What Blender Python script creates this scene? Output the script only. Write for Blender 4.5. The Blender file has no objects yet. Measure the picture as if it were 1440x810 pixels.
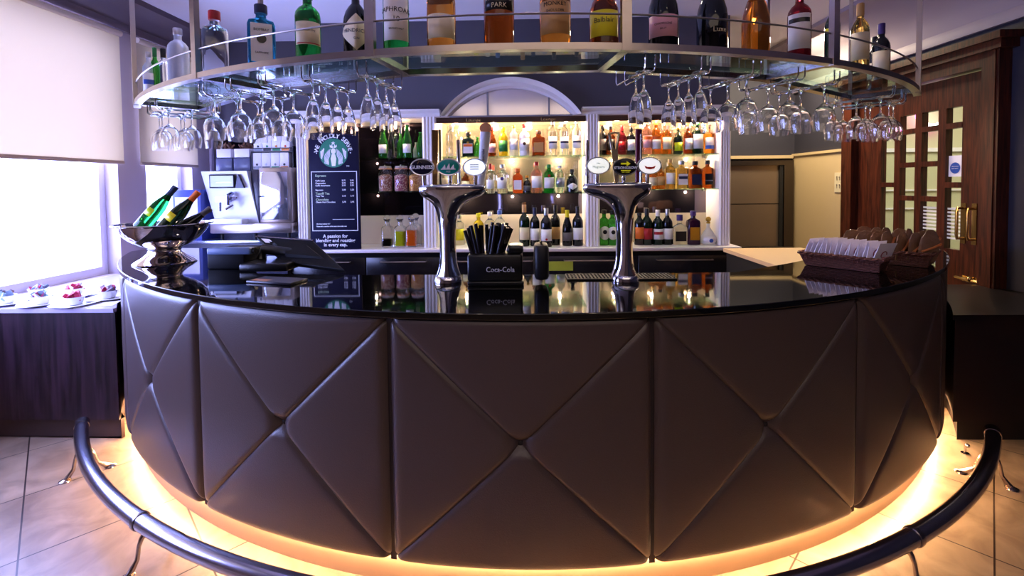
import bpy, math, random
from mathutils import Matrix, Vector, Euler
random.seed(7)
PI = math.pi
C = bpy.context.scene.collection
S = bpy.context.scene

# ------------------------------------------------------------------ camera
F, H, YAW, PITCH, ROLL, CY = 659.37, 1.571, .025, .0353, .011, 281.84
def basis():
    cy, sy = math.cos(YAW), math.sin(YAW)
    r = Vector((cy, sy, 0)); f = Vector((-sy, cy, 0)); u = Vector((0, 0, 1))
    cp, sp = math.cos(PITCH), math.sin(PITCH)
    f2 = f*cp - u*sp; u2 = u*cp + f*sp
    cr, sr = math.cos(ROLL), math.sin(ROLL)
    return r*cr - u2*sr, u2*cr + r*sr, f2
RB, UB, FB = basis()
def at(px, py, X=None, Y=None, Z=None):
    """world point on a known plane seen in direction (px, py) of the 1440x810 frame"""
    d = FB + RB*((px-720)/F) + UB*((CY-py)/F)
    if Y is not None: t = Y/d.y
    elif X is not None: t = X/d.x
    else: t = (Z-H)/d.z
    return Vector((0, 0, H)) + d*t
cam = bpy.data.objects.new('camera', bpy.data.cameras.new('camera')); C.objects.link(cam)
m = Matrix((RB, UB, -FB)).transposed().to_4x4(); m.translation = (0, 0, H)
cam.matrix_world = m
cam.data.sensor_width = 36; cam.data.lens = F/1440*36; cam.data.shift_y = -(405-CY)/1440
cam.data.clip_start = .02
S.camera = cam

# ------------------------------------------------------------------ materials
def srgb(h):
    h = h.lstrip('#'); c = [int(h[i:i+2], 16)/255 for i in (0, 2, 4)]
    return tuple((x/12.92 if x <= .04045 else ((x+.055)/1.055)**2.4) for x in c) + (1,)
MC = {}
def mat(name, col='#808080', rough=.5, metal=0, trans=0, ior=1.45, emit=0, ecol=None, noise=0, nscale=20, bump=0, bscale=60, coat=0, sheen=0, spec=.5):
    if name in MC: return MC[name]
    m = bpy.data.materials.new(name); m.use_nodes = True; nt = m.node_tree
    b = nt.nodes['Principled BSDF']; c = srgb(col) if isinstance(col, str) else col
    b.inputs['Base Color'].default_value = c; b.inputs['Roughness'].default_value = rough
    b.inputs['Metallic'].default_value = metal; b.inputs['Transmission Weight'].default_value = trans
    b.inputs['IOR'].default_value = ior; b.inputs['Coat Weight'].default_value = coat
    b.inputs['Specular IOR Level'].default_value = spec
    if emit:
        b.inputs['Emission Color'].default_value = srgb(ecol) if ecol else c
        b.inputs['Emission Strength'].default_value = emit
    tc = nt.nodes.new('ShaderNodeTexCoord')
    if noise:
        n = nt.nodes.new('ShaderNodeTexNoise'); n.inputs['Scale'].default_value = nscale; n.inputs['Detail'].default_value = 5
        nt.links.new(tc.outputs['Object'], n.inputs['Vector'])
        mx = nt.nodes.new('ShaderNodeMix'); mx.data_type = 'RGBA'
        mx.inputs[6].default_value = tuple(x*(1-noise) for x in c[:3])+(1,)
        mx.inputs[7].default_value = tuple(min(1, x*(1+noise)) for x in c[:3])+(1,)
        nt.links.new(n.outputs['Fac'], mx.inputs[0]); nt.links.new(mx.outputs[2], b.inputs['Base Color'])
    if bump:
        n = nt.nodes.new('ShaderNodeTexNoise'); n.inputs['Scale'].default_value = bscale; n.inputs['Detail'].default_value = 4
        nt.links.new(tc.outputs['Object'], n.inputs['Vector'])
        bp = nt.nodes.new('ShaderNodeBump'); bp.inputs['Strength'].default_value = bump; bp.inputs['Distance'].default_value = .01
        nt.links.new(n.outputs['Fac'], bp.inputs['Height']); nt.links.new(bp.outputs[0], b.inputs['Normal'])
    MC[name] = m; return m
def wood(name, c1, c2, rough=.35, axis='Z', scale=5):
    if name in MC: return MC[name]
    m = mat(name, c1, rough); nt = m.node_tree; b = nt.nodes['Principled BSDF']
    tc = nt.nodes.new('ShaderNodeTexCoord'); mp = nt.nodes.new('ShaderNodeMapping')
    mp.inputs['Scale'].default_value = {'Z': (12, 12, .8), 'X': (.8, 12, 12), 'Y': (12, .8, 12)}[axis]
    n = nt.nodes.new('ShaderNodeTexNoise'); n.inputs['Scale'].default_value = scale; n.inputs['Detail'].default_value = 8; n.inputs['Distortion'].default_value = .6
    r = nt.nodes.new('ShaderNodeValToRGB'); r.color_ramp.elements[0].color = srgb(c1); r.color_ramp.elements[1].color = srgb(c2)
    r.color_ramp.elements[0].position = .35; r.color_ramp.elements[1].position = .68
    nt.links.new(tc.outputs['Object'], mp.inputs[0]); nt.links.new(mp.outputs[0], n.inputs['Vector'])
    nt.links.new(n.outputs['Fac'], r.inputs[0]); nt.links.new(r.outputs[0], b.inputs['Base Color'])
    return m
def pane_mat(name, tint='#ffffff', refl=1.0):
    if name in MC: return MC[name]
    m = bpy.data.materials.new(name); m.use_nodes = True; nt = m.node_tree; nt.nodes.remove(nt.nodes['Principled BSDF'])
    o = nt.nodes['Material Output']; t = nt.nodes.new('ShaderNodeBsdfTransparent'); t.inputs[0].default_value = srgb(tint)
    g = nt.nodes.new('ShaderNodeBsdfGlossy'); g.inputs['Roughness'].default_value = .01
    fr = nt.nodes.new('ShaderNodeLayerWeight'); fr.inputs[0].default_value = .5
    pw = nt.nodes.new('ShaderNodeMath'); pw.operation = 'POWER'; pw.inputs[1].default_value = 4
    mu = nt.nodes.new('ShaderNodeMath'); mu.operation = 'MULTIPLY_ADD'; mu.inputs[1].default_value = .6*refl; mu.inputs[2].default_value = .03*refl; mu.use_clamp = True
    mx = nt.nodes.new('ShaderNodeMixShader')
    nt.links.new(fr.outputs['Facing'], pw.inputs[0]); nt.links.new(pw.outputs[0], mu.inputs[0]); nt.links.new(mu.outputs[0], mx.inputs[0])
    nt.links.new(t.outputs[0], mx.inputs[1]); nt.links.new(g.outputs[0], mx.inputs[2]); nt.links.new(mx.outputs[0], o.inputs[0])
    MC[name] = m; return m
def blind_mat():
    m = bpy.data.materials.new('blind_fabric'); m.use_nodes = True; nt = m.node_tree; nt.nodes.remove(nt.nodes['Principled BSDF'])
    o = nt.nodes['Material Output']; d = nt.nodes.new('ShaderNodeBsdfDiffuse'); d.inputs[0].default_value = srgb('#e8dcc4')
    t = nt.nodes.new('ShaderNodeBsdfTranslucent'); t.inputs[0].default_value = srgb('#fff2d6')
    w = nt.nodes.new('ShaderNodeTexNoise'); w.inputs['Scale'].default_value = 300
    bp = nt.nodes.new('ShaderNodeBump'); bp.inputs['Strength'].default_value = .1
    nt.links.new(w.outputs[0], bp.inputs['Height']); nt.links.new(bp.outputs[0], d.inputs['Normal'])
    mx = nt.nodes.new('ShaderNodeMixShader'); mx.inputs[0].default_value = BLIND_T
    nt.links.new(d.outputs[0], mx.inputs[1]); nt.links.new(t.outputs[0], mx.inputs[2]); nt.links.new(mx.outputs[0], o.inputs[0])
    return m
BLIND_T = .26
def floor_mat():
    m = mat('floor_tile', '#a89484', .32); nt = m.node_tree; b = nt.nodes['Principled BSDF']
    tc = nt.nodes.new('ShaderNodeTexCoord'); mp = nt.nodes.new('ShaderNodeMapping')
    mp.inputs['Rotation'].default_value = (0, 0, -.7989); mp.inputs['Location'].default_value = (-.42, .035, 0)
    br = nt.nodes.new('ShaderNodeTexBrick'); br.offset = 0; br.inputs['Scale'].default_value = 1
    br.inputs['Brick Width'].default_value = .5785; br.inputs['Row Height'].default_value = .5785; br.inputs['Mortar Size'].default_value = .0035
    br.inputs['Mortar Smooth'].default_value = .1; br.inputs['Bias'].default_value = 0
    br.inputs['Color1'].default_value = srgb('#a2907c'); br.inputs['Color2'].default_value = srgb('#958270'); br.inputs['Mortar'].default_value = srgb('#3a2c28')
    n = nt.nodes.new('ShaderNodeTexNoise'); n.inputs['Scale'].default_value = 5; n.inputs['Detail'].default_value = 8; n.inputs['Distortion'].default_value = 1.2
    r = nt.nodes.new('ShaderNodeValToRGB'); r.color_ramp.elements[0].color = (.6, .56, .54, 1); r.color_ramp.elements[1].color = (1.1, 1.08, 1.05, 1)
    r.color_ramp.elements[0].position = .3; r.color_ramp.elements[1].position = .7
    mx = nt.nodes.new('ShaderNodeMix'); mx.data_type = 'RGBA'; mx.blend_type = 'MULTIPLY'; mx.inputs[0].default_value = 1
    nt.links.new(tc.outputs['Object'], mp.inputs[0]); nt.links.new(mp.outputs[0], br.inputs['Vector'])
    nt.links.new(tc.outputs['Object'], n.inputs['Vector']); nt.links.new(n.outputs['Fac'], r.inputs[0])
    nt.links.new(br.outputs['Color'], mx.inputs[6]); nt.links.new(r.outputs[0], mx.inputs[7]); nt.links.new(mx.outputs[2], b.inputs['Base Color'])
    return m
M_leather = mat('taupe_leather', '#483a38', .36, bump=.12, bscale=220, noise=.05, nscale=6, spec=.6)
M_seam = mat('dark_seam', '#2a2022', .6)
M_granite = mat('black_granite', '#060608', .035, noise=.5, nscale=300, spec=.6)
M_chrome = mat('chrome', '#d6d6dc', .05, 1)
M_steel = mat('brushed_steel', '#b8aca4', .28, 1, noise=.06, nscale=40)
M_steeld = mat('dark_steel', '#8c8488', .25, 1)
M_rail = mat('rail_metal', '#a8a4b4', .2, 1)
M_white = mat('white_paint', '#eae2e0', .4, noise=.02, nscale=4)
M_cream = mat('cream_laminate', '#e6d2bc', .35)
M_black = mat('black_plastic', '#0c0c0f', .3)
M_blackm = mat('matt_black', '#0b0a0d', .6)
M_glass = mat('clear_glass', '#ffffff', .0, trans=1, ior=1.45)
M_ceil = mat('ceiling_paint', '#f2eef6', .8, noise=.03, nscale=2)
M_wallb = mat('slate_blue_paint', '#56535c', .75, noise=.05, nscale=3)
M_wallm = mat('mauve_paint', '#b0a0a6', .75, noise=.04, nscale=3)
M_darkwall = mat('dark_paint', '#262430', .7, noise=.1, nscale=4)
M_mah = wood('mahogany', '#2e120a', '#5c2a18', .3, 'Z')
M_mahx = wood('mahogany_rail', '#4a2013', '#7c3a22', .3, 'Y')
M_ledge = wood('walnut_panel', '#140c12', '#33202c', .35, 'Z', 3)
M_brass = mat('brass', '#c8a468', .2, 1)
M_copper = mat('copper', '#c9875a', .25, 1)
M_pane = pane_mat('window_glass')
M_shelfg = pane_mat('shelf_glass', '#d8efe4', .9)
M_mirror_glow = mat('mirror', '#d8c4aa', .05, .82)  # cream tint with a diffuse share puts a warm glow into the mirror
M_cer = mat('white_ceramic', '#f2f0f4', .2)
M_paper = mat('white_paper', '#f0ecf4', .6)
def col(name, c, rough=.5, **k): return mat(name, c, rough, **k)

# ------------------------------------------------------------------ mesh builder
class MB:
    def __init__(s): s.v = []; s.f = []; s.sm = []; s.mi = []; s.mats = []
    def _m(s, m):
        if m is None: return 0
        if m not in s.mats: s.mats.append(m)
        return s.mats.index(m)
    def add(s, vs, fs, smooth=False, m=None, X=None):
        o = len(s.v); k = s._m(m)
        s.v += [tuple(X @ Vector(v)) if X else tuple(v) for v in vs]
        for f in fs: s.f.append([o+i for i in f]); s.sm.append(smooth); s.mi.append(k)
        return s
    def box(s, x0, x1, y0, y1, z0, z1, m=None, X=None, bev=0):
        if bev: return s.rbox(x0, x1, y0, y1, z0, z1, bev, m, X)
        vs = [(x, y, z) for z in (z0, z1) for y in (y0, y1) for x in (x0, x1)]
        return s.add(vs, [(0, 2, 3, 1), (4, 5, 7, 6), (0, 1, 5, 4), (2, 6, 7, 3), (0, 4, 6, 2), (1, 3, 7, 5)], False, m, X)
    def rbox(s, x0, x1, y0, y1, z0, z1, b, m=None, X=None):
        b = min(b, (x1-x0)/2.01, (y1-y0)/2.01, (z1-z0)/2.01)
        rings = []
        for z, i in ((z0, b), (z0+b*.3, b*.3), (z0+b, 0), (z1-b, 0), (z1-b*.3, b*.3), (z1, b)):
            a, c, d, e = x0+i, x1-i, y0+i, y1-i; q = b
            rings.append([(a+q, d, z), (c-q, d, z), (c-q*.3, d+q*.3, z), (c, d+q, z), (c, e-q, z), (c-q*.3, e-q*.3, z), (c-q, e, z), (a+q, e, z), (a+q*.3, e-q*.3, z), (a, e-q, z), (a, d+q, z), (a+q*.3, d+q*.3, z)])
        return s.loft(rings, m=m, X=X, smooth=False)
    def loft(s, rings, m=None, X=None, smooth=True, caps=True, closed=True):
        n = len(rings[0]); vs = [p for r in rings for p in r]; fs = []
        for i in range(len(rings)-1):
            for j in range(n if closed else n-1):
                k = (j+1) % n; fs.append((i*n+j, i*n+k, (i+1)*n+k, (i+1)*n+j))
        s.add(vs, fs, smooth, m, X)
        if caps:
            s.add(rings[0], [tuple(range(n))[::-1]], False, m, X); s.add(rings[-1], [tuple(range(n))], False, m, X)
        return s
    def lathe(s, prof, seg=24, m=None, X=None, smooth=True, e=2, dy=1, a0=0, a1=2*PI):
        full = abs(a1-a0-2*PI) < 1e-6; n = seg if full else seg+1; rings = []
        for it in prof:
            r, z = it[0], it[1]; ee = it[2] if len(it) > 2 else e; d = it[3] if len(it) > 3 else dy
            ring = []
            for j in range(n):
                a = a0+(a1-a0)*j/seg; c, sn = math.cos(a), math.sin(a)
                if ee != 2:
                    c2 = math.copysign(abs(c)**(2/ee), c); s2 = math.copysign(abs(sn)**(2/ee), sn)
                else: c2, s2 = c, sn
                ring.append((r*c2, r*s2*d, z))
            rings.append(ring)
        return s.loft(rings, m, X, smooth, caps=False, closed=full)
    def tube(s, pts, r, seg=10, m=None, X=None, caps=True):
        pts = [Vector(p) for p in pts]; rings = []; up = Vector((0, 0, 1))
        prev = None
        for i, p in enumerate(pts):
            t = (pts[min(i+1, len(pts)-1)]-pts[max(i-1, 0)]).normalized()
            if prev is None:
                a = t.cross(up)
                if a.length < .05: a = t.cross(Vector((0, 1, 0)))
                a.normalize()
            else: a = (prev - t*prev.dot(t)).normalized()
            prev = a; b = t.cross(a); rr = r[i] if isinstance(r, (list, tuple)) else r
            rings.append([tuple(p+(a*math.cos(2*PI*k/seg)+b*math.sin(2*PI*k/seg))*rr) for k in range(seg)])
        return s.loft(rings, m, X, True, caps)
    def prism(s, poly, z0, z1, m=None, X=None):
        n = len(poly); vs = [(x, y, z0) for x, y in poly]+[(x, y, z1) for x, y in poly]
        fs = [tuple(range(n))[::-1], tuple(range(n, 2*n))]+[(i, (i+1) % n, n+(i+1) % n, n+i) for i in range(n)]
        return s.add(vs, fs, False, m, X)
    def sphere(s, c, r, m=None, seg=14, sx=1, sy=1, sz=1, X=None):
        pr = [(r*math.sin(PI*i/8)+1e-5, -r*math.cos(PI*i/8)) for i in range(9)]
        T = Matrix.Translation(c) @ Matrix.Diagonal((sx, sy, sz, 1))
        return s.lathe(pr, seg, m, X @ T if X else T)
    def arc(s, cx, cy, r0, r1, z0, z1, a0, a1, n=60, m=None):
        rings = []
        for i in range(n+1):
            a = math.radians(a0+(a1-a0)*i/n); sn, c = math.sin(a), math.cos(a)
            rings.append([(cx+r0*sn, cy-r0*c, z0), (cx+r1*sn, cy-r1*c, z0), (cx+r1*sn, cy-r1*c, z1), (cx+r0*sn, cy-r0*c, z1)])
        return s.loft(rings, m, smooth=False)
    def build(s, name, m=None, parent=None, loc=None, rot=None):
        me = bpy.data.meshes.new(name); me.from_pydata(s.v, [], s.f); 
        ms = s.mats if s.mats else [m]
        for q in ms: me.materials.append(q)
        if s.mats and m is not None and m not in s.mats: pass
        me.polygons.foreach_set('use_smooth', s.sm); me.polygons.foreach_set('material_index', s.mi)
        import bmesh
        bm = bmesh.new(); bm.from_mesh(me); bmesh.ops.recalc_face_normals(bm, faces=bm.faces); bm.to_mesh(me); bm.free(); me.set_sharp_from_angle(angle=math.radians(40))
        o = bpy.data.objects.new(name, me); C.objects.link(o)
        if parent: o.parent = parent
        if loc is not None: o.location = loc
        if rot is not None: o.rotation_euler = rot
        return o
def tag(o, label=None, cat=None, group=None, kind=None):
    if label: o['label'] = label
    if cat: o['category'] = cat
    if group: o['group'] = group
    if kind: o['kind'] = kind
    return o
def thing(name, label, cat, loc=(0, 0, 0), rz=0, group=None, rot=None):
    o = bpy.data.objects.new(name, None); C.objects.link(o); o.empty_display_size = .05
    o.location = loc; o.rotation_euler = rot if rot is not None else (0, 0, rz)
    return tag(o, label, cat, group)
def struct(name, mb, m, parent=None):
    o = mb.build(name, m, parent)
    if parent is None: tag(o, kind='structure')
    return o
def dup(root, loc, rz=None, label=None, rot=None):
    r = root.copy(); C.objects.link(r); r.location = loc
    if rz is not None: r.rotation_euler = (0, 0, rz)
    if rot is not None: r.rotation_euler = rot
    if label: r['label'] = label
    for ch in list(root.children):
        c = ch.copy(); C.objects.link(c); c.parent = r
        for g in ch.children:
            d = g.copy(); C.objects.link(d); d.parent = c
    return r
TX = {}
def text(s, size, m, parent, X, name='lettering', cyl=None, depth=.0006, bold=0, sx=1, align='CENTER'):
    """text standing in the XZ plane facing -Y; cyl = radius to wrap round a bottle"""
    cu = bpy.data.curves.new('t', 'FONT'); cu.body = s; cu.size = size; cu.align_x = align; cu.align_y = 'CENTER'; cu.resolution_u = 2
    cu.offset = bold
    ob = bpy.data.objects.new('t', cu); C.objects.link(ob)
    dg = bpy.context.evaluated_depsgraph_get(); dg.update()
    me = bpy.data.meshes.new_from_object(ob.evaluated_get(dg)); vs = [v.co.copy() for v in me.vertices]; fs = [tuple(p.vertices) for p in me.polygons]
    bpy.data.objects.remove(ob); bpy.data.curves.remove(cu); bpy.data.meshes.remove(me)
    out = []
    for v in vs:
        x = v.x*sx
        if cyl: a = x/cyl; out.append((cyl*math.sin(a), -cyl*math.cos(a), v.y))
        else: out.append((x, 0, v.y))
    mb = MB(); mb.add(out, fs, False, None, X)
    n = len(out); 
    o = mb.build(name, m, parent); md = o.modifiers.new('thickness', 'SOLIDIFY'); md.thickness = depth; md.offset = 0
    return o
T = Matrix.Translation
def R(a, ax): return Matrix.Rotation(a, 4, ax)

# ------------------------------------------------------------------ room
XL, XR, ZC, YB = -3.5, 3.5, 3.18, 4.6
YA = 5.2      # alcove wall
YH = 6.16     # far wall with the hatch
YR = -3.2
struct('floor', MB().box(-3.6, 6.6, YR-.1, 6.4, -.08, 0), floor_mat())
struct('ceiling', MB().box(-3.6, 6.6, YR-.1, 6.4, ZC, ZC+.1), M_ceil)
ZS = .83; ZW = 2.86
W1a, W1b = .7, at(165, 222, X=XL).y
W2a, W2b = at(205, 235, X=XL).y, at(270, 235, X=XL).y
w = MB()
w.box(XL-.25, XL, YR, YA+.1, 0, ZS); w.box(XL-.25, XL, YR, YA+.1, ZW, ZC)
w.box(XL-.25, XL, YR, W1a, ZS, ZW); w.box(XL-.25, XL, W1b, W2a, ZS, ZW); w.box(XL-.25, XL, W2b, YA+.1, ZS, ZW)
struct('wall_left', w, M_wallm)
for n, (a, b) in enumerate(((W1a, W1b), (W2a, W2b))):
    f = MB(); x0, x1 = XL-.2, XL-.12
    f.box(x0, x1, a, a+.06, ZS, ZW); f.box(x0, x1, b-.06, b, ZS, ZW); f.box(x0, x1, a+.06, b-.06, ZS, ZS+.07); f.box(x0, x1, a+.06, b-.06, ZW-.06, ZW)
    o = struct('window_%d' % (n+1), f, mat('window_frame', '#dcd8e6', .4))
    g = MB().box(x0+.03, x0+.036, a+.06, b-.06, ZS+.07, ZW-.06).build('glass_pane', M_pane, o)
# blinds
BL = blind_mat()
for n, (a, b) in enumerate(((W1a-.1, at(174, 222, X=XL+.05).y), (W2a-.12, W2b+.02))):
    zb = at(100, 222, X=XL+.05).z if n == 0 else at(240, 230, X=XL+.05).z
    t = thing('roller_blind', ('wide translucent cream roller blind half lowered over the large left window', 'narrow cream roller blind lowered behind the hanging glasses beside the corner')[n], 'blind', (XL+.05, a, zb))
    MB().box(0, .002, 0, b-a, 0, ZW+.02-zb).build('fabric', BL, t)
    MB().rbox(-.008, .012, 0, b-a, -.03, 0, .006).build('bottom_bar', mat('blind_bar', '#b49a86', .5), t)
    MB().tube([(.012, 0, ZW+.03-zb), (.012, b-a, ZW+.03-zb)], .025, 12).build('roller', M_cream, t)
# left coving + picture moulding
cv = MB(); prof = [(0, 2.94), (.03, 2.94), (.045, 2.97), (.04, 3.0), (.07, 3.03), (.1, 3.08), (.15, 3.12), (.22, 3.14), (.24, 3.18), (0, 3.18)]
cv.loft([[(XL+x, y, z) for x, z in prof] for y in (YR, YA)], smooth=False)
struct('trim_1', cv, mat('coving_backlit_dark', '#75666c', .5))  # darkness of the backlit cove is put into its mauve colour
# back walls
bx0 = at(412, 60, Y=YB).x; bx1 = at(1029, 200, Y=YB).x
struct('wall_alcove', MB().box(XL-.1, bx0+.05, YA, YA+.1, 0, ZC), M_wallb)
w = MB()
ax0, ax1, az = at(622, 160, Y=YB).x, at(815, 160, Y=YB).x, at(700, 163, Y=YB).z
w.box(bx0, bx1, YB+.05, YB+.15, az+.0, ZC)
struct('wall_back', w, M_wallb)
struct('wall_back_left', MB().box(bx0, bx0+.08, YB+.36, YA, 0, ZC), M_wallb)
struct('wall_back_right', MB().box(bx1-.08, bx1, YB+.36, YH, 0, ZC), M_wallb)
struct('wall_back_inner', MB().box(bx0+.08, bx1-.08, YB+.75, YB+.8, 0, ZC), M_wallb)
w = MB().box(bx1, XR+.1, YH, YH+.1, 0, ZC); o = struct('wall_hatch', w, M_darkwall)
# right wall with the door opening
DY0, DY1, DZ = 3.60, 4.98, 2.42
w = MB(); w.box(XR, XR+.2, YR, DY0, 0, ZC); w.box(XR, XR+.2, DY1, YH+.1, 0, ZC); w.box(XR, XR+.2, DY0, DY1, DZ, ZC)
struct('wall_right', w, M_darkwall)
# cream dado in the recess
zd = 1.885
d = MB(); d.box(XR-.02, XR, 5.14, YH, 0, zd); d.box(XR-.035, XR, 5.14, YH-.0, zd, zd+.03)
for k in range(1, 9): d.box(XR-.022, XR-.0, 5.14, YH, k*.2, k*.2+.004, mat('dado_groove', '#9a8a6c', .6))
d.mats.insert(0, None)
d = MB(); d.box(XR-.02, XR, 5.14, YH, 0, zd); d.box(XR-.035, XR, 5.14, YH, zd, zd+.03)
struct('trim_2', d, mat('cream_tongue_board', '#c4aa80', .5, noise=.03, nscale=5))
hx0 = bx1
d = MB(); d.box(hx0, XR-.04, YH-.03, YH, 0, .98); d.box(hx0, XR-.04, YH-.05, YH, 1.86, 1.9)
struct('trim_3', d, mat('cream_board', '#b8a07a', .5))
# coving right
cv = MB(); prof = [(0, 2.69), (.03, 2.69), (.04, 2.74), (.02, 2.78), (.05, 2.86), (.07, 2.9), (.16, 3.02), (.3, 3.08), (.34, 3.12), (.5, 3.14), (.5, 3.18), (0, 3.18)]
cv.loft([[(XR-x, y, z) for x, z in prof] for y in (YR, YH)], smooth=False)
struct('trim_4', cv, mat('coving_lilac', '#9a8c96', .6))
struct('wall_rear', MB().box(XL-.1, XR+.1, YR-.1, YR, 0, ZC), mat('rear_wall', '#5a4a46', .7, noise=.1))
# skirting on the right and dark panelling there
w = MB(); w.box(2.0, XR-.0, 2.78, 2.86, .13, .98); w.box(2.0, XR, 2.76, 2.88, .98, 1.02); 
t = thing('dark_side_cabinet', 'very dark low cabinet between the right end of the bar and the wall', 'cabinet', (2.0, 2.7, 0))
def cabp(r, y0, y1): return [(r*math.sin(math.radians(a))-2.0, BCY_-r*math.cos(math.radians(a))-2.7) for a in range(58, 47, -1) if BCY_-r*math.cos(math.radians(a))-2.7 > y0]+[(math.sqrt(r*r-(BCY_-2.7-y0)**2)-2.0, y0), (1.49, y0), (1.49, y1), (r*math.sin(math.radians(58))-2.0, y1)]
BCY_ = 5.036
c = MB(); c.prism(cabp(3.38, .12, .9), .12, .74); c.build('body', mat('dark_oxblood', '#1b0f12', .45), t)
MB().prism(cabp(3.37, .10, .92), .74, .77).build('top', mat('dark_top', '#160f12', .35), t)
MB().prism(cabp(3.40, .14, .88), 0, .12).build('plinth', mat('dark_plinth', '#120d0f', .4), t)
st = MB(); st.tube([(0, 0, .0), (0, 0, .05), (-.01, -.02, .06)], .006, 8); st.sphere((-.01, -.025, .06), .012); st.lathe([(.02, 0), (.02, .006), (.005, .008)], 12)
tag(st.build('door_stop', M_chrome, None, tuple(at(1357, 638, Z=0))), 'tiny chrome door stop on the floor just right of the bar', 'door stop')

# ------------------------------------------------------------------ hatch
hz0, hz1 = at(1070, 346, Y=YH-.05).z, at(1070, 226, Y=YH-.05).z
h0, h1 = bx1+.02, XR-.06
t = thing('serving_hatch', 'grey steel serving hatch with sliding shutter in the recess right of the shelves', 'hatch', (h0, YH-.06, hz0))
W_, H_ = h1-h0, hz1-hz0
f = MB(); f.box(0, W_, -.04, 0, H_-.06, H_); f.box(W_-.12, W_, -.04, 0, 0, H_-.06); f.box(0, .03, -.04, 0, 0, H_-.06); f.box(0, W_, -.06, 0, -.05, 0)
f.build('frame', mat('hatch_frame', '#5c5450', .35, 1), t)
MB().box(.03, W_-.14, 0, .02, H_*.5, H_-.06).build('shutter', mat('hatch_steel', '#8a7868', .4, .8, noise=.1, nscale=3), t)
MB().box(.03, W_-.14, .005, .025, 0, H_*.5-.01).build('shutter', mat('hatch_steel', '#8a7868', .4), t)
MB().box(W_-.17, W_-.13, -.03, 0, 0, H_-.06).build('guide_rail', M_blackm, t)

# ------------------------------------------------------------------ door
t = MB(); x0 = XR-.03
t.box(x0-.06, XR+.2, 3.47, 3.60, 0, 2.5); t.box(x0-.06, XR+.2, 4.98, 5.13, 0, 2.5); t.box(x0-.06, XR+.2, 3.60, 4.98, 2.40, 2.5)
t.box(x0-.1, XR-.0, 3.42, 5.14, 2.5, 2.56); t.box(x0-.14, XR, 3.39, 5.14, 2.56, 2.61); t.box(x0-.07, x0-.06, 3.49, 3.51, 0, 2.5)
dr = struct('door_1', t, M_mah)
leaf = MB(); lx0, lx1 = XR-.02, XR+.03
ys = [3.61, 3.83]                                   # lock stile
gy = [(at(1352, 240, X=lx0).y, at(1330, 240, X=lx0).y), (at(1319, 240, X=lx0).y, at(1296, 240, X=lx0).y), (at(1287, 240, X=lx0).y, at(1266, 240, X=lx0).y), (at(1258, 240, X=lx0).y, at(1239, 240, X=lx0).y)]
leaf.box(lx0, lx1, 3.61, gy[0][0], 0, 2.39); leaf.box(lx0, lx1, gy[3][1], 4.97, 0, 2.39)
zt, zbm = 2.15, 1.0
leaf.box(lx0, lx1, gy[0][0], gy[3][1], zt, 2.39); leaf.box(lx0, lx1, gy[0][0], gy[3][1], 0, zbm)
for a, b in zip(gy[:-1], gy[1:]): leaf.box(lx0-.005, lx1, a[1], b[0], zbm, zt)
rails = [(1.5, 1.98), (1.38, 1.68, 1.98), (1.38, 1.68, 1.98), (1.5, 1.98)]
for (a, b), zs in zip(gy, rails):
    for z in zs: leaf.box(lx0-.005, lx1, a, b, z, z+.045)
lf = leaf.build('door_leaf', M_mah, dr)
MB().box(lx0+.022, lx0+.027, gy[0][0], gy[3][1], zbm, zt).build('glazing', M_pane, lf)
fr = MB()
for (a, b) in gy[:2]:
    for k in range(9): fr.box(lx0+.018, lx0+.02, a+.003, b-.003, 1.08+k*.03, 1.095+k*.03)
fr.build('frosted_stripes', mat('frost', '#f4f2e4', .6), lf)
sg = MB(); sg.lathe([(.0001, 0), (.045, 0)], 24, None, T((lx0+.012, (gy[0][0]+gy[0][1])/2, 1.66)) @ R(-PI/2, 'Y')); sg.build('round_blue_sign', mat('sign_blue', '#2a50a8', .4), lf)
sg = MB().box(lx0+.014, lx0+.016, gy[0][0]+.01, gy[0][1]-.01, 1.59, 1.76); sg.build('white_notice', M_paper, lf)
for k, z in enumerate((1.672, 1.655)):
    text('FIRE DOOR' if k == 0 else 'KEEP SHUT', .012, M_paper, lf, T((lx0+.011, (gy[0][0]+gy[0][1])/2, z)) @ R(-PI/2, 'Z'), 'sign_text')
hd = MB(); hy = 3.72
for yy in (3.70, 3.79):
    hd.tube([(lx0, yy, 1.1), (lx0-.05, yy, 1.1), (lx0-.055, yy, 1.13), (lx0-.055, yy, 1.31), (lx0-.05, yy, 1.34), (lx0, yy, 1.34)], .011, 8)
    hd.box(lx0-.006, lx0, yy-.02, yy+.02, 1.06, 1.38)
hd.build('door_handle', M_brass, lf)
hd = MB(); hd.tube([(lx0-.02, 3.64, .78), (lx0-.035, 3.72, .785), (lx0-.03, 3.82, .79)], .012, 8); hd.sphere((lx0-.03, 3.7, .79), .022); hd.box(lx0-.012, lx0, 3.64, 3.78, .765, .81); hd.build('door_bolt', M_brass, lf)
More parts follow.
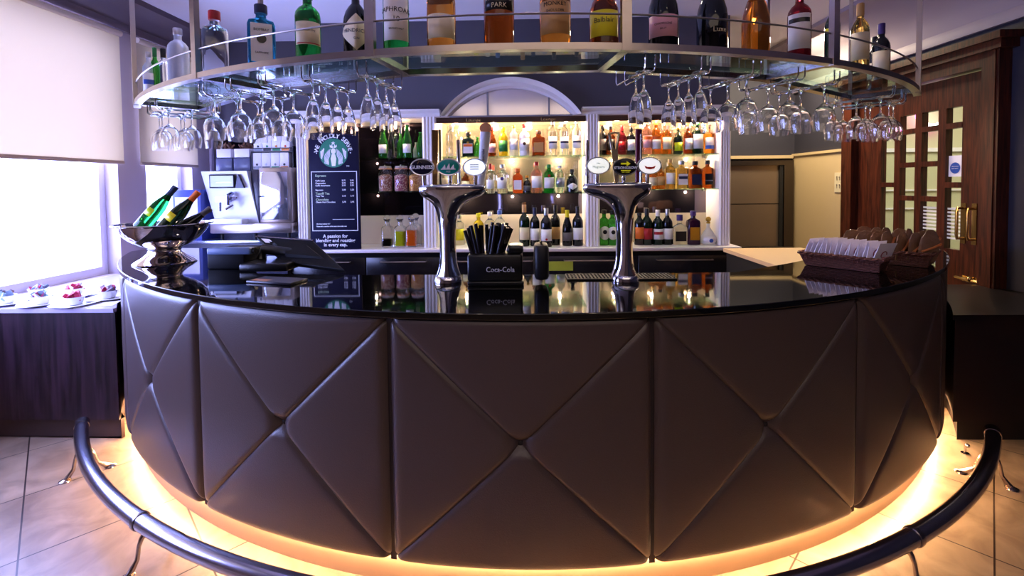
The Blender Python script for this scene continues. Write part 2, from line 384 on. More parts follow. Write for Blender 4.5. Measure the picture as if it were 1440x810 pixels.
# room beyond the door
w = MB(); w.box(6.4, 6.5, 1.5, 6.4, 0, ZC); w.box(XR+.2, 6.4, 6.3, 6.4, 0, ZC); w.box(XR+.2, 6.4, 1.5, 1.6, 0, ZC)
struct('wall_corridor', w, mat('corridor_wall', '#c8c09c', .7, noise=.04, nscale=3))
w = MB(); w.box(6.34, 6.4, 1.6, 6.3, 1.95, 1.99); w.box(6.36, 6.4, 1.6, 6.3, 1.3, 1.33); struct('trim_5', w, M_white)
w = MB(); w.box(XR+.2, 6.4, 6.26, 6.3, 1.93, 1.98); w.box(XR+.2, 6.4, 6.27, 6.3, 1.42, 1.44); w.box(XR+.2, 6.4, 6.27, 6.3, 1.18, 1.2); struct('trim_7', w, M_white)
ng = MB(); ng.tube([(.2*math.cos(a), 0, .2*math.sin(a)) for a in [math.radians(30+300*k/20) for k in range(21)]], .022, 8)
pn = at(1312, 160, Y=6.2)  # added glowing arc stands in for a neon reflection in the door glass
o = ng.build('neon_reflection_arc', mat('neon_pink', '#ff60c8', .4, emit=4, ecol='#ff70d0'), None, tuple(pn)); tag(o, 'glowing pink arc added for the neon reflection in the upper door pane', 'sign')
MB().tube([(.15*math.cos(a), 0, .15*math.sin(a)) for a in [math.radians(30+300*k/20) for k in range(21)]], .02, 8).build('inner_tube', mat('neon_white', '#e8ffff', .4, emit=4, ecol='#d8fff8'), o)
# notices on the cream wall
p0, p1 = at(1173, 270, X=XR-.03), at(1192, 242, X=XR-.03)
o = tag(MB().box(XR-.028, XR-.02, p1.y, p0.y, p0.z, p1.z).build('framed_notice', mat('notice_cream', '#d8c8a4', .5)), 'small pale framed notice with icons on the cream wall by the door', 'sign')
k = MB()
for i in range(2):
    for j in range(4):
        yy = p1.y+(p0.y-p1.y)*(.2+.2*j); zz = p0.z+(p1.z-p0.z)*(.3+.4*i); k.sphere((XR-.03, yy, zz+.018), .008, None, 8); k.box(XR-.032, XR-.028, yy-.006, yy+.006, zz-.02, zz+.01)
k.build('icons', mat('icon_grey', '#a09078', .5), o)
p0 = at(1191, 298, X=XR-.03)
o = tag(MB().box(XR-.028, XR-.02, p0.y-.05, p0.y+.05, p0.z-.04, p0.z+.05).build('fire_notice', mat('fire_red', '#b82818', .4)), 'little red and white fire notice low on the cream wall', 'sign')
MB().box(XR-.03, XR-.028, p0.y-.04, p0.y-.005, p0.z-.03, p0.z+.04).build('white_panel', M_paper, o)

# ------------------------------------------------------------------ bar counter
BCY, BR = 5.036, 3.335
bar = thing('bar_counter', 'large curved bar front upholstered in buttoned taupe leather panels', 'bar counter', (0, BCY-BR, 0))
off = Vector((0, BCY-BR, 0))
N = 112
def panel(a0, a1, z0, z1):
    Wd = BR*math.radians(a1-a0); Hh = z1-z0; vs = []; dl = math.hypot(Wd, Hh)
    for j in range(N+1):
        for i in range(N+1):
            u, v = i/N, j/N; x = (u-.5)*Wd; z = (v-.5)*Hh
            dd = min(abs(x*Hh-z*Wd), abs(x*Hh+z*Wd))/dl
            rr = math.hypot(x, z); el = min(u, 1-u)*Wd; et = min(v, 1-v)*Hh
            fade = min(1, rr/.10)
            h = .011*(1-math.exp(-(dd/.009)**1.2)) + .003*(1-math.exp(-dd/.05)) + .022*(1-math.exp(-(el/.014)**1.2)) + .008*(1-math.exp(-et/.010)) - .026*math.exp(-(rr/.035)**2)
            R_ = BR-.036+h; a = math.radians(a0+(a1-a0)*u)
            vs.append((R_*math.sin(a), BR-R_*math.cos(a), z0+v*Hh))
    fs = []
    for j in range(N):
        for i in range(N):
            a, b, c, d = j*(N+1)+i, j*(N+1)+i+1, (j+1)*(N+1)+i+1, (j+1)*(N+1)+i
            same = (i < N/2) == (j < N/2)
            fs += [(a, b, c), (a, c, d)] if same else [(a, b, d), (b, c, d)]
    return vs, fs
STEP = 17.25
for k in range(-3, 5):
    a0 = -9.0+(k-1)*STEP+ STEP*0; a0 = -9.0+(k-1)*STEP+STEP; a1 = a0+STEP
    if a0 < -62 or a1 > 62: continue
    g = .12
    vs, fs = panel(a0+g, a1-g, .13, 1.065)
    p = MB().add(vs, fs, True).build('upholstered_panel', M_leather, bar)
    am = math.radians((a0+a1)/2); rr = BR-.040
    b = MB().sphere((0, 0, 0), .017, None, 14, 1, 1, 1)
    bo = b.build('button', mat('button_leather', '#1c1416', .5), p, (rr*math.sin(am), BR-rr*math.cos(am), .5975))
for k in range(-3, 5):
    a = math.radians(-9.0+k*STEP)
    if abs(a) > 1.05: continue
    MB().box(-.012, .012, -3.3165, -3.298, .118, 1.065, None, T((0, BR, 0)) @ R(a, 'Z')).build('seam_led_block', M_seam, bar)  # dark filler added in the joints to block leaking LED light
bk = MB().arc(0, BR, BR-.36, BR-.036, .131, 1.065, -61, 61, 90); bk.build('carcass', M_seam, bar)
MB().arc(0, BR, BR-.34, 3.285, 0, .13, -58, 58, 90).build('plinth', mat('plinth_beige', '#b49478', .45, noise=.06, nscale=5), bar)
LED = mat('led_strip', '#ffca80', .5, emit=185, ecol='#ffce98')
MB().arc(0, BR, 3.288, 3.298, .119, .129, -57, 57, 120).build('led_strip', LED, bar)
# counter top
RT = 3.352
poly = []
for i in range(0, 101):
    a = math.radians(-61+122*i/100); poly.append((RT*math.sin(a), BCY-RT*math.cos(a)))
poly += [(2.86, 3.62), (2.3, 3.3), (1.9, 2.98), (1.5, 2.70), (1.1, 2.45), (.3, 2.42), (-.9, 2.44), (-1.45, 2.5), (-1.75, 2.95), (-1.95, 3.50), (-2.9, 3.6)]
ct = MB(); ct.prism(poly, 1.074, 1.1)
o = ct.build('counter_top', M_granite); tag(o, 'glossy black stone top of the curved bar', 'countertop')
bv = o.modifiers.new('bevel', 'BEVEL'); bv.width = .003; bv.segments = 2; bv.limit_method = 'ANGLE'
# foot rail
rail = thing('foot_rail', 'curved tubular metal foot rail running along the floor before the bar', 'foot rail', (0, 1.4887, 0))
RR, RC = 3.5274, 5.0161-1.4887
def rp(a, z=.17, r=RR): a = math.radians(a); return (r*math.sin(a), RC-r*math.cos(a), z)
A0, A1 = -48.5, 47.0
MB().tube([rp(A0+(A1-A0)*i/120) for i in range(121)], .033, 20).build('tube', M_rail, rail)
for a in (A0, A1):
    s = 1 if a < 0 else -1
    MB().tube([rp(a-s*.35), rp(a+s*.7)], .0355, 20).build('end_cap', M_steeld, rail)
for a in (-27.5, 25.5, -9, 8):
    MB().tube([rp(a-.22), rp(a-.18), rp(a), rp(a+.18), rp(a+.22)], [.034, .037, .038, .037, .034], 20).build('collar', M_steeld, rail)
for a in (-43.5, -26.6, 24.6, 43):
    ft = MB()
    for sgn in (1, -1):
        k_ = .62 if sgn > 0 else .95
        pts = [rp(a, .15, RR), rp(a, .125, RR+sgn*k_*.035), rp(a, .10, RR+sgn*k_*.05), rp(a, .05, RR+sgn*k_*.062), rp(a, .015, RR+sgn*k_*.10), rp(a, .006, RR+sgn*k_*.13)]
        ft.tube(pts, [.014, .010, .008, .009, .013, .006], 10)
        p = rp(a, .0, RR+sgn*k_*.12); ft.lathe([(.0001, 0), (.028, 0), (.026, .005), (.01, .012), (.0001, .013)], 14, None, T(p))
    ft.build('swan_neck_foot', mat('rail_foot', '#b8a8a0', .2, 1), rail)

# ------------------------------------------------------------------ window ledge
LF = 2.80
poly = [(XL, LF), (-2.46, LF)]
for a in range(48, 60, 2): poly.append((-3.37*math.sin(math.radians(a)), BCY-3.37*math.cos(math.radians(a))))
poly = [(XL, LF), (-2.535, LF)]+[(-(RT+.012)*math.sin(math.radians(a)), BCY-(RT+.012)*math.cos(math.radians(a))) for a in range(49, 62, 2)]+[(-2.96, 4.2), (XL, 4.2)]
lp = [(x+3.0, y-LF) for x, y in poly]
t = thing('window_ledge', 'purple brown wooden ledge cabinet under the left window', 'cabinet', (-3.0, LF, 0))
ins = [(x, max(y, .03)) for x, y in lp]
MB().prism([(x, y+.012) if y < .01 else (x, y) for x, y in lp], .125, .805).build('body', M_ledge, t)
MB().prism(lp, .805, .83).build('top', mat('ledge_top', '#b0a8c0', .25), t)
MB().prism([(x, y+.05) if y < .01 else (x, y) for x, y in lp], 0, .125).build('plinth', mat('ledge_plinth', '#3a2c2c', .5, noise=.3, nscale=8), t)

# ------------------------------------------------------------------ back bar
cz = at(740, 347, Y=YB).z            # counter level
def shz(py, px=700): return at(px, py, Y=YB).z
zc0 = shz(358, 740)
xs = lambda px: at(px, 250, Y=YB).x
bb = thing('back_bar', 'white panelled back bar unit with fluted pillars, arched top and glass shelves', 'shelving unit', (0, YB, 0))
def L(mb, name, m, parent=bb): return mb.build(name, m, parent)
xl, xr = xs(418), xs(1027)
top = MB(); top.rbox(xs(412), xs(1036), -.12, .32, cz-.035, cz, .008); L(top, 'counter_top', mat('back_counter', '#e2d6da', .3))
PX = [(418, 434), (595, 615), (824, 843), (1011, 1027)]
ztop = az
for a, b in PX:
    x0, x1 = xs(a), xs(b); p = MB(); n = 4; wv = (x1-x0)
    ring = [(x0, .16), (x0, -.0)]
    prof = []
    for i in range(n):
        for k in range(7):
            u = (i+k/7.0)/n; prof.append((x0+wv*(.04+.92*u), -.012*abs(math.sin(PI*(k/7.0)))-.008))
    pts = [(x0, .02), (x0, -.004)]+prof+[(x1, -.004), (x1, .02)]
    p.prism(pts[::-1], cz+.0, ztop); p.box(x0, x1, .02, .32, cz, ztop)
    L(p, 'fluted_pillar', M_white)
# cornice
def cornice_profile(): return [(.05, az-.0), (-.02, az), (-.03, az+.018), (-.03, az+.03), (-.055, az+.045), (-.075, az+.052), (-.075, az+.066), (.05, az+.066)]
for a, b in ((xs(408), ax0-.02), (ax1+.02, xs(1031))): L(MB().loft([[(x, y, z) for y, z in cornice_profile()] for x in (a, b)], smooth=False), 'cornice', M_white)
# arch: elliptical segment
acx = (ax0+ax1)/2; ro_x = (ax1-ax0)/2+.01; ro_z = at(735, 109, Y=YB-.05).z-az
ri_x = at(805, 163, Y=YB).x-acx; ri_z = at(735, 124, Y=YB).z-az
# circle through the spring points: sagitta form
def circ(hw, s): r = (hw*hw+s*s)/(2*s); return r, s-r
r_o, c_o = circ(ro_x, ro_z); r_i, c_i = circ(ri_x, ri_z)
ar = MB(); rings = []
to = math.asin(ro_x/r_o); ti = math.asin(ri_x/r_i)
for i in range(49):
    u = -1+2*i/48; a, b = to*u, ti*u
    po = Vector((acx+r_o*math.sin(a), 0, az+c_o+r_o*math.cos(a))); pi = Vector((acx+r_i*math.sin(b), 0, az+c_i+r_i*math.cos(b)))
    def q(f, y): v = pi+(po-pi)*f; return (v.x, y, v.z)
    rings.append([q(0, .05), q(0, -.01), q(.12, -.02), q(.2, -.035), q(.55, -.04), q(.62, -.06), q(.85, -.08), q(1, -.09), q(1, .05)])
ar.loft(rings, smooth=False); L(ar, 'arch', M_white)
fan = MB(); pts = [(acx+r_i*math.sin(ti*u/20), az+c_i+r_i*math.cos(ti*u/20)) for u in range(-20, 21)]
fan.add([(x, .02, z) for x, z in pts]+[(x, .03, z) for x, z in pts], [tuple(range(41)), tuple(range(81, 40, -1))]+[(i, i+1, 42+i, 41+i) for i in range(40)])
L(fan, 'fanlight_mirror', mat('fan_mirror', '#d8d4da', .12, .9))
mu = MB()
for px in (687, 773):
    x = xs(px); zz = az+c_i+math.sqrt(r_i**2-(x-acx)**2); mu.box(x-.008, x+.008, -.0, .02, az, zz)
mu.box(acx-ri_x, acx+ri_x, -.01, .03, az-.01, az+.005)
L(mu, 'glazing_bar', mat('grey_bar', '#8c8890', .4))
# bays
bays = [(434, 595), (615, 824), (843, 1011)]
DP = .34
for k, (a, b) in enumerate(bays):
    x0, x1 = xs(a), xs(b)
    zmid = shz(305, 640)
    L(MB().box(x0, x1, DP-.02, DP, cz, zmid), 'lower_back_panel', M_cream)
    if k == 0: L(MB().box(x0, x1, DP-.02, DP, zmid, az), 'upper_back_panel', mat('black_mirror', '#2c2630', .06, .9))
    else:
        zq = shz(270, 700)
        L(MB().box(x0, x1, DP-.02, DP, zmid, zq), 'lower_back_mirror', mat('dark_reflection_mirror', '#6a6068', .04, .95))  # same mirror in a darker colour, painting the dark reflection below the shelf
        L(MB().box(x0, x1, DP-.02, DP, zq, az), 'glow_back_mirror', M_mirror_glow)
    L(MB().box(x0, x1, -.0, DP, az-.012, az), 'soffit', M_cream)
    if k: L(MB().box(x0, x1, -.012, .012, az-.065, az-.012), 'pelmet', wood('pelmet_wood', '#2c1610', '#4c2a1c', .3, 'X'))
    for q in ((.25, .75) if k == 1 else ((.62,) if k == 2 else ())):
        text('Lounge' if k else '', .05, M_brass, bb, T((x0+(x1-x0)*q, -.016, az-.04)), 'brass_lettering')
    for py in ((222, 271) if k == 0 else ((219, 272) if k == 1 else (216.5, 266))):
        z = shz(py, (a+b)/2); L(MB().box(x0, x1, .0, DP-.03, z-.008, z), 'glass_shelf', M_shelfg)
        for sx in (x0+.02, x1-.03): L(MB().box(sx, sx+.012, .28, DP-.02, z-.03, z-.008), 'shelf_bracket', M_steel)
SHG = [[shz(222, 515), shz(271, 515)], [shz(219, 720), shz(272, 720)], [shz(216.5, 930), shz(266, 930)]]
# undercounter fridges
for n, (a, b, lab) in enumerate(((412, 622, 'left black undercounter fridge below the menu board'), (632, 760, 'black undercounter fridge behind the straw caddy'), (766, 1022, 'wide black undercounter fridge below the right shelves'))):
    x0, x1 = xs(a), xs(b); t = thing('undercounter_fridge', lab, 'fridge', ((x0+x1)/2, YB-.1, 0)); hw = (x1-x0)/2
    MB().box(-hw, hw, .03, .4, .06, cz-.04).build('body', M_black, t)
    for s in (-1, 1):
        MB().rbox(-hw if s < 0 else .004, -.004 if s < 0 else hw, 0, .03, .1, cz-.08, .004).build('door', mat('fridge_door', '#141218', .2), t)
        hxx = s*hw*.5
        MB().tube([(hxx-hw*.3, 0, cz-.12), (hxx-hw*.3, -.03, cz-.12), (hxx+hw*.3, -.03, cz-.12), (hxx+hw*.3, 0, cz-.12)], .006, 8).build('handle', M_steel, t)
    if n == 2: MB().box(-hw+.02, -hw+.26, -.003, 0, cz-.22, cz-.13).build('sticker', mat('sticker_green', '#a8b43c', .5), t)
MB_ = MB().box(xs(1018), xs(1033), -.09, .32, 0, cz-.035); L(MB_, 'end_panel', mat('end_panel', '#c8bcc4', .4))
# cream return counter right
o = MB(); o.box(1.75, 2.72, 3.35, 4.0, .955, .98); o.build('x') if False else None
t = thing('side_counter', 'cream topped low counter between the bar and the steel hatch', 'counter', (2.3, 3.7, 0))
MB().box(-.55, .12, -.45, .45, .955, .985).build('top', mat('side_top', '#c8a880', .4), t)
MB().box(-.53, .10, -.43, .43, 0, .955).build('body', M_blackm, t)
# inner service shelf behind the bar
t = thing('service_shelf', 'dark steel service shelf fixed low behind the black bar top', 'shelf', (0, 2.6, 0))
MB().box(-1.3, 1.35, -.15, .22, .93, .95).build('top', M_steeld, t); MB().box(-1.28, 1.33, -.1, .2, 0, .93).build('body', M_blackm, t)

# ------------------------------------------------------------------ bottles
SH = {
 'wine': dict(p=[(.0, .01), (.6, .004), (.95, 0), (1, .02), (1, .60), (.95, .65), (.7, .72), (.42, .77), (.37, .81), (.36, .98), (.36, 1), (0, 1)], lab=(.16, .46), cap=(.82, 1.003, .40), r=.125),
 'champ': dict(p=[(.0, .01), (.95, 0), (1, .03), (1, .42), (.94, .52), (.75, .64), (.52, .74), (.40, .82), (.36, .94), (.38, .96), (.38, 1), (0, 1)], lab=(.14, .38), cap=(.70, 1.003, .50), r=.14, capshape='foil'),
 'spirit': dict(p=[(.0, .01), (.95, 0), (1, .02), (1, .62), (.95, .68), (.72, .74), (.42, .78), (.36, .80), (.36, .92), (0, .92)], lab=(.16, .54), cap=(.88, 1.0, .42), r=.145),
 'tall': dict(p=[(.0, .01), (.95, 0), (1, .02), (1, .68), (.9, .74), (.5, .82), (.40, .85), (.36, .96), (0, .96)], lab=(.2, .56), cap=(.92, 1.0, .44), r=.12),
 'beer': dict(p=[(.0, .01), (.95, 0), (1, .02), (1, .50), (.9, .60), (.5, .78), (.40, .88), (.38, .99), (0, .99)], lab=(.15, .42), cap=(.97, 1.0, .44), r=.125),
 'square': dict(p=[(.0, .01, 6, .85), (.95, 0, 6, .85), (1, .02, 6, .85), (1, .66, 6, .85), (.9, .72, 5, .9), (.5, .77, 3, 1), (.38, .79, 2, 1), (.36, .90, 2, 1), (0, .90, 2, 1)], lab=(.14, .52), cap=(.86, 1.0, .46), r=.15, sq=.85),
 'squat': dict(p=[(.0, .01, 4, .6), (.95, 0, 4, .6), (1, .03, 4, .6), (1, .52, 4, .6), (.9, .6, 4, .65), (.4, .68, 2, 1), (.30, .7, 2, 1), (.28, .86, 2, 1), (0, .86, 2, 1)], lab=(.12, .45), cap=(.80, 1.0, .40), r=.22, sq=.6),
 'tear': dict(p=[(.0, .01), (.6, 0), (.95, .06), (1, .16), (.9, .30), (.6, .45), (.3, .56), (.2, .62), (.2, .76), (0, .76)], lab=(.08, .3), cap=(.74, .80, .26), r=.2, ball=.09),
 'round': dict(p=[(.0, .01), (.8, 0), (1, .04), (1, .42), (.96, .54), (.8, .64), (.55, .72), (.32, .77), (.30, .90), (0, .90)], lab=(.12, .42), cap=(.87, 1.0, .38), r=.17),
}
GM = {
 'clear': lambda: mat('bottle_clear', '#f4fbff', .0, trans=1),
 'green': lambda: mat('bottle_green', '#1f9a3a', .02, trans=.9, ior=1.3),
 'ltgreen': lambda: mat('bottle_bright_green', '#3fae3c', .02, trans=.85, ior=1.3),
 'dkgreen': lambda: mat('bottle_dark_green', '#0b2412', .04, trans=.35),
 'black': lambda: mat('bottle_black', '#0a0a0c', .06),
 'wine': lambda: mat('bottle_wine', '#0c0d12', .05),
 'amber': lambda: mat('bottle_amber', '#e08a2c', .02, trans=.92, ior=1.33),
 'dkamber': lambda: mat('bottle_dark_amber', '#9a4614', .03, trans=.85, ior=1.33),
 'pale': lambda: mat('bottle_pale_gold', '#f0cf7c', .02, trans=.95, ior=1.3),
 'blue': lambda: mat('bottle_blue', '#3cb4e4', .02, trans=.9, ior=1.3),
 'yellow': lambda: mat('bottle_yellow', '#f2d428', .1, trans=.6, ior=1.3),
 'orange': lambda: mat('bottle_orange', '#e2702a', .05, trans=.7, ior=1.3),
 'red': lambda: mat('bottle_red', '#8e1c2c', .04, trans=.7, ior=1.3),
 'rose': lambda: mat('bottle_rose', '#ecb0a0', .03, trans=.9, ior=1.3),
 'white': lambda: mat('bottle_white', '#f4eef2', .25),
 'purple': lambda: mat('bottle_purple', '#3a1430', .06, trans=.3),
 'frost': lambda: mat('bottle_frost', '#e8eaf4', .35, trans=.7, ior=1.2),
}
HX = {'white': '#f0e8e4', 'cream': '#e8d6b0', 'tan': '#c8965a', 'black': '#141216', 'red': '#b01c24', 'gold': '#c8a040', 'yellow': '#e8d820', 'lime': '#c8e020', 'green': '#207838', 'blue': '#3c5cb0', 'navy': '#1c2444', 'pink': '#e0a0a8', 'orange': '#e06a20', 'silver': '#c0c0c8', 'brown': '#4a2a1c', 'purple': '#3c2468', 'grey': '#5a565c', 'teal': '#2a8c84'}
def pm(c, rough=.45): return mat('print_'+c, HX[c], rough, .9 if c in ('silver', 'gold') and rough < .4 else 0)
def bottle(loc, h, shape, glass, lab='white', cap='black', label=None, cat='bottle', group=None, w=None, rz=0, rot=None, band=None, lshape='rect', words=None, wcol='black', neck=None, name='bottle', arcw=62, lz=None, emblem=None):
    s = SH[shape]; r = w/2 if w else s['r']*h
    t = thing(name, label, cat, loc, rz, group, rot)
    b = MB(); pr = [((it[0]*r if it[0] else 1e-5), it[1]*h)+tuple(it[2:]) for it in s['p']]
    b.lathe(pr, 28); b.build('glass_body', GM[glass](), t)
    z0, z1, cr = s['cap']; c = MB()
    if s.get('capshape') == 'foil':
        c.lathe([(.55*r, z0*h), (.50*r, .74*h), (.43*r, .80*h), (.40*r, .90*h), (.43*r, .92*h), (.43*r, z1*h), (1e-5, z1*h)], 20)
    elif s.get('ball'):
        c.lathe([(cr*r, z0*h), (cr*r, z1*h)], 14); c.sphere((0, 0, z1*h+s['ball']*h), s['ball']*h*1.05)
    else: c.lathe([(1e-5, z0*h), (cr*r, z0*h), (cr*r*1.03, (z0+.01)*h), (cr*r*1.03, (z1-.01)*h), (cr*r*.96, z1*h), (1e-5, z1*h)], 18)
    c.build('cap', pm(cap, .3), t)
    if lab:
        l0, l1 = lz if lz else s['lab']
        if s.get('sq'):
            dd = s['sq']*r
            lb = MB().box(-r*.74, r*.74, -dd-.0015, -dd-.0005, l0*h, l1*h)
            if lshape == 'oval':
                lb = MB(); lb.lathe([(1e-5, 0), (r*.62, 0), (r*.62, .002), (1e-5, .002)], 24, None, T((0, -dd-.0004, (l0+l1)/2*h)) @ R(PI/2, 'X') @ Matrix.Diagonal((1, 1.3, 1, 1)))
        else:
            lb = MB(); rl = r*1.008+.0006; n = 18; vs = []
            for i in range(n+1):
                u = -1+2*i/n; a = math.radians(arcw)*u
                if lshape == 'diamond': hh = (l1-l0)/2*(1-abs(u))
                elif lshape == 'oval': hh = (l1-l0)/2*math.sqrt(max(0, 1-u*u))
                else: hh = (l1-l0)/2
                zm = (l0+l1)/2
                for z in (zm-hh, zm+hh):
                    vs.append((rl*math.sin(a), -rl*math.cos(a), z*h))
            lb.add(vs, [(2*i, 2*i+2, 2*i+3, 2*i+1) for i in range(n)], True)
        lo = lb.build('label', pm(lab), t)
        md = lo.modifiers.new('paper', 'SOLIDIFY'); md.thickness = .0006; md.offset = 1
        if band:
            bc, b0, b1 = band
            if s.get('sq'): MB().box(-r*.72, r*.72, -dd-.0028, -dd-.0016, b0*h, b1*h).build('label_band', pm(bc), lo)
            else:
                bb_ = MB(); rl = r*1.008+.0016; bb_.lathe([(rl, b0*h), (rl, b1*h)], 16, None, None, True, a0=-PI/2-math.radians(arcw*.9), a1=-PI/2+math.radians(arcw*.9)); bb_.build('label_band', pm(bc), lo)
        if emblem:
            ec, ez, er = emblem; yy = -(s.get('sq', 1)*r+.003)
            MB().lathe([(1e-5, 0), (er*h, 0), (er*h, .001), (1e-5, .0012)], 20, None, T((0, yy, ez*h)) @ R(PI/2, 'X')).build('emblem', pm(ec), lo)
        if words:
            for tx, sz, zz in words:
                if s.get('sq'): text(tx, sz*h, pm(wcol), lo, T((0, -dd-.003, zz*h)))
                else: text(tx, sz*h, pm(wcol), lo, T((0, 0, zz*h)), cyl=r*1.008+.0022)
    if neck:
        nb = MB(); n0, n1, nc, nr = neck; nb.lathe([(nr*r, n0*h), (nr*r, n1*h)], 18); nb.build('neck_label', pm(nc), t)
    return t
YS = YB+.12
def shelf_bottle(px, ptop, pbase, wpx, z, *a, y=YS, **k):
    x = at(px, 250, Y=y).x; h = (pbase-ptop)*y/F; w = wpx*y/F
    return bottle((x, y, z+.001), h, *a, w=w, **k)
G1 = 'bottles in the middle bay'; 
u = lambda a: 670+a/4.05
row = [
 (90, 177, 12, 'round', 'dkamber', 'pink', 'red', 'red capped bottle with pink label, left on the top shelf of the middle bay'),
 (155, 179, 13, 'spirit', 'yellow', 'green', 'lime', 'yellow liqueur bottle with lime cap and green label on the top shelf'),
 (215, 177, 12, 'tall', 'frost', 'white', 'gold', 'frosted bottle with gold cap beside the yellow liqueur bottle'),
 (275, 175, 14, 'spirit', 'white', 'white', 'red', 'white coconut liqueur style bottle with red cap and round emblem'),
 (355, 184, 18, 'square', 'dkamber', 'tan', 'brown', 'square amber bottle with broad brown cap on the middle bay top shelf'),
 (437, 172, 13, 'tall', 'clear', 'white', 'silver', 'first clear spirit bottle right of the square amber bottle'),
 (502, 172, 13, 'tall', 'clear', 'white', 'silver', 'middle one of three clear spirit bottles by the third pillar'),
 (572, 171, 13, 'tall', 'clear', 'white', 'silver', 'clear spirit bottle closest to the third pillar on the top shelf'),
]
for a, tp, wd, shp, gl, lb, cp, txt in row:
    shelf_bottle(u(a), tp, 219.5, wd, SHG[1][0], shp, gl, lb, cp, label=txt, group=G1, band=('navy', .36, .42) if a > 400 else None, emblem=('brown', .38, .05) if a in (275,) else None)
for px, tp, wd, shp, gl, lb, cp, txt, bd in (
  (610, 178, 13, 'spirit', 'clear', 'cream', 'silver', 'clear bottle with cream label just behind the dark tap handle', None),
  (636, 174, 17, 'tall', 'clear', None, 'silver', 'large plain clear bottle on the top shelf beside the second pillar', None),
  (659.5, 185, 17, 'square', 'dkgreen', 'white', 'black', 'dark green square bottle with orange banded white label', ('orange', .40, .50)),
  (672, 192, 9, 'beer', 'ltgreen', None, 'green', 'slim bright green bottle beside the dark square bottle', None)):
    shelf_bottle(px, tp, 219.5, wd, SHG[1][0], shp, gl, lb, cp, label=txt, group=G1, band=bd, emblem=('gold', .56, .05) if gl == 'dkgreen' else None)
row = [
 (80, 231, 12, 'wine', 'clear', 'white', 'red', 'clear bottle with red capsule at the left of the second shelf'),
 (147, 232, 15, 'spirit', 'clear', 'white', 'silver', 'clear bottle with round purple emblem on the second shelf'),
 (235, 238, 14, 'square', 'orange', 'white', 'orange', 'orange brown square liqueur bottle on the second shelf'),
 (288, 248, 11, 'round', 'black', 'grey', 'gold', 'small dark bottle behind the orange liqueur on the second shelf'),
 (342, 229, 15, 'spirit', 'rose', 'white', 'red', 'pink tinted gin bottle with dark red cap on the second shelf'),
 (413, 233, 15, 'spirit', 'green', 'white', 'green', 'green gin bottle with white label and red seal on the second shelf'),
 (475, 235, 13, 'tall', 'clear', 'silver', 'silver', 'clear ribbed silver labelled bottle on the second shelf'),
 (545, 240, 16, 'round', 'black', 'white', 'black', 'black apothecary bottle with white diamond label on the second shelf'),
]
for a, tp, wd, shp, gl, lb, cp, txt in row:
    shelf_bottle(u(a), tp, 272.5, wd, SHG[1][1], shp, gl, lb, cp, label=txt, group=G1, lshape='diamond' if a == 545 else 'rect', emblem=('red', .60, .05) if a == 413 else (('purple', .5, .06) if a == 147 else None))
for px, tp, wd, gl, txt in ((625, 232, 12, 'clear', 'clear bottle half hidden behind the teal tap badge'), (655, 240, 12, 'dkamber', 'dark amber bottle between the teal and white tap badges')):
    shelf_bottle(px, tp, 272.5, wd, SHG[1][1], 'spirit', gl, 'cream', 'gold', label=txt, group=G1)
row = [
 (270, 288, 15, 'wine', 'dkgreen', 'cream', 'tan', 'red wine bottle with tan capsule, first of the row on the counter', None, 0),
 (330, 292, 14, 'wine', 'wine', 'white', 'navy', 'wine bottle with dark blue capsule second in the counter row', None, 0),
 (395, 292, 16, 'wine', 'wine', 'white', 'silver', 'foremost wine bottle with silver capsule and small red square', 'red', -.06),
 (447, 290, 14, 'wine', 'wine', 'tan', 'black', 'wine bottle with orange tan label behind the foremost one', None, .06),
 (515, 296, 14, 'champ', 'wine', 'grey', 'yellow', 'dark sparkling bottle with yellow neck foil on the back counter', None, 0),
 (575, 291, 15, 'wine', 'wine', 'white', 'black', 'wine bottle with white label beside the third pillar', None, 0),
]
for a, tp, wd, shp, gl, lb, cp, txt, em, dy in row:
    shelf_bottle(u(a), tp, 346, wd, cz, shp, gl, lb, cp, label=txt, group=G1, y=YS+dy-.06, emblem=(em, .2, .03) if em else None)
for px, tp, gl, cp, txt in ((645, 300, 'clear', 'silver', 'empty looking clear bottle left of the straws'), (672, 298, 'yellow', 'yellow', 'yellow labelled clear bottle behind the straws'), (688, 296, 'clear', 'white', 'clear liqueur bottle behind the straws'), (702, 294, 'clear', 'blue', 'clear bottle with blue cap right of the straws')):
    shelf_bottle(px, tp, 342, 15, cz, 'spirit', gl, 'white' if gl == 'clear' and px > 680 else 'yellow', cp, label=txt, group=G1, y=YS+.08)
G2 = 'bottles in the right bay'; v = lambda a: 820+a/4.05
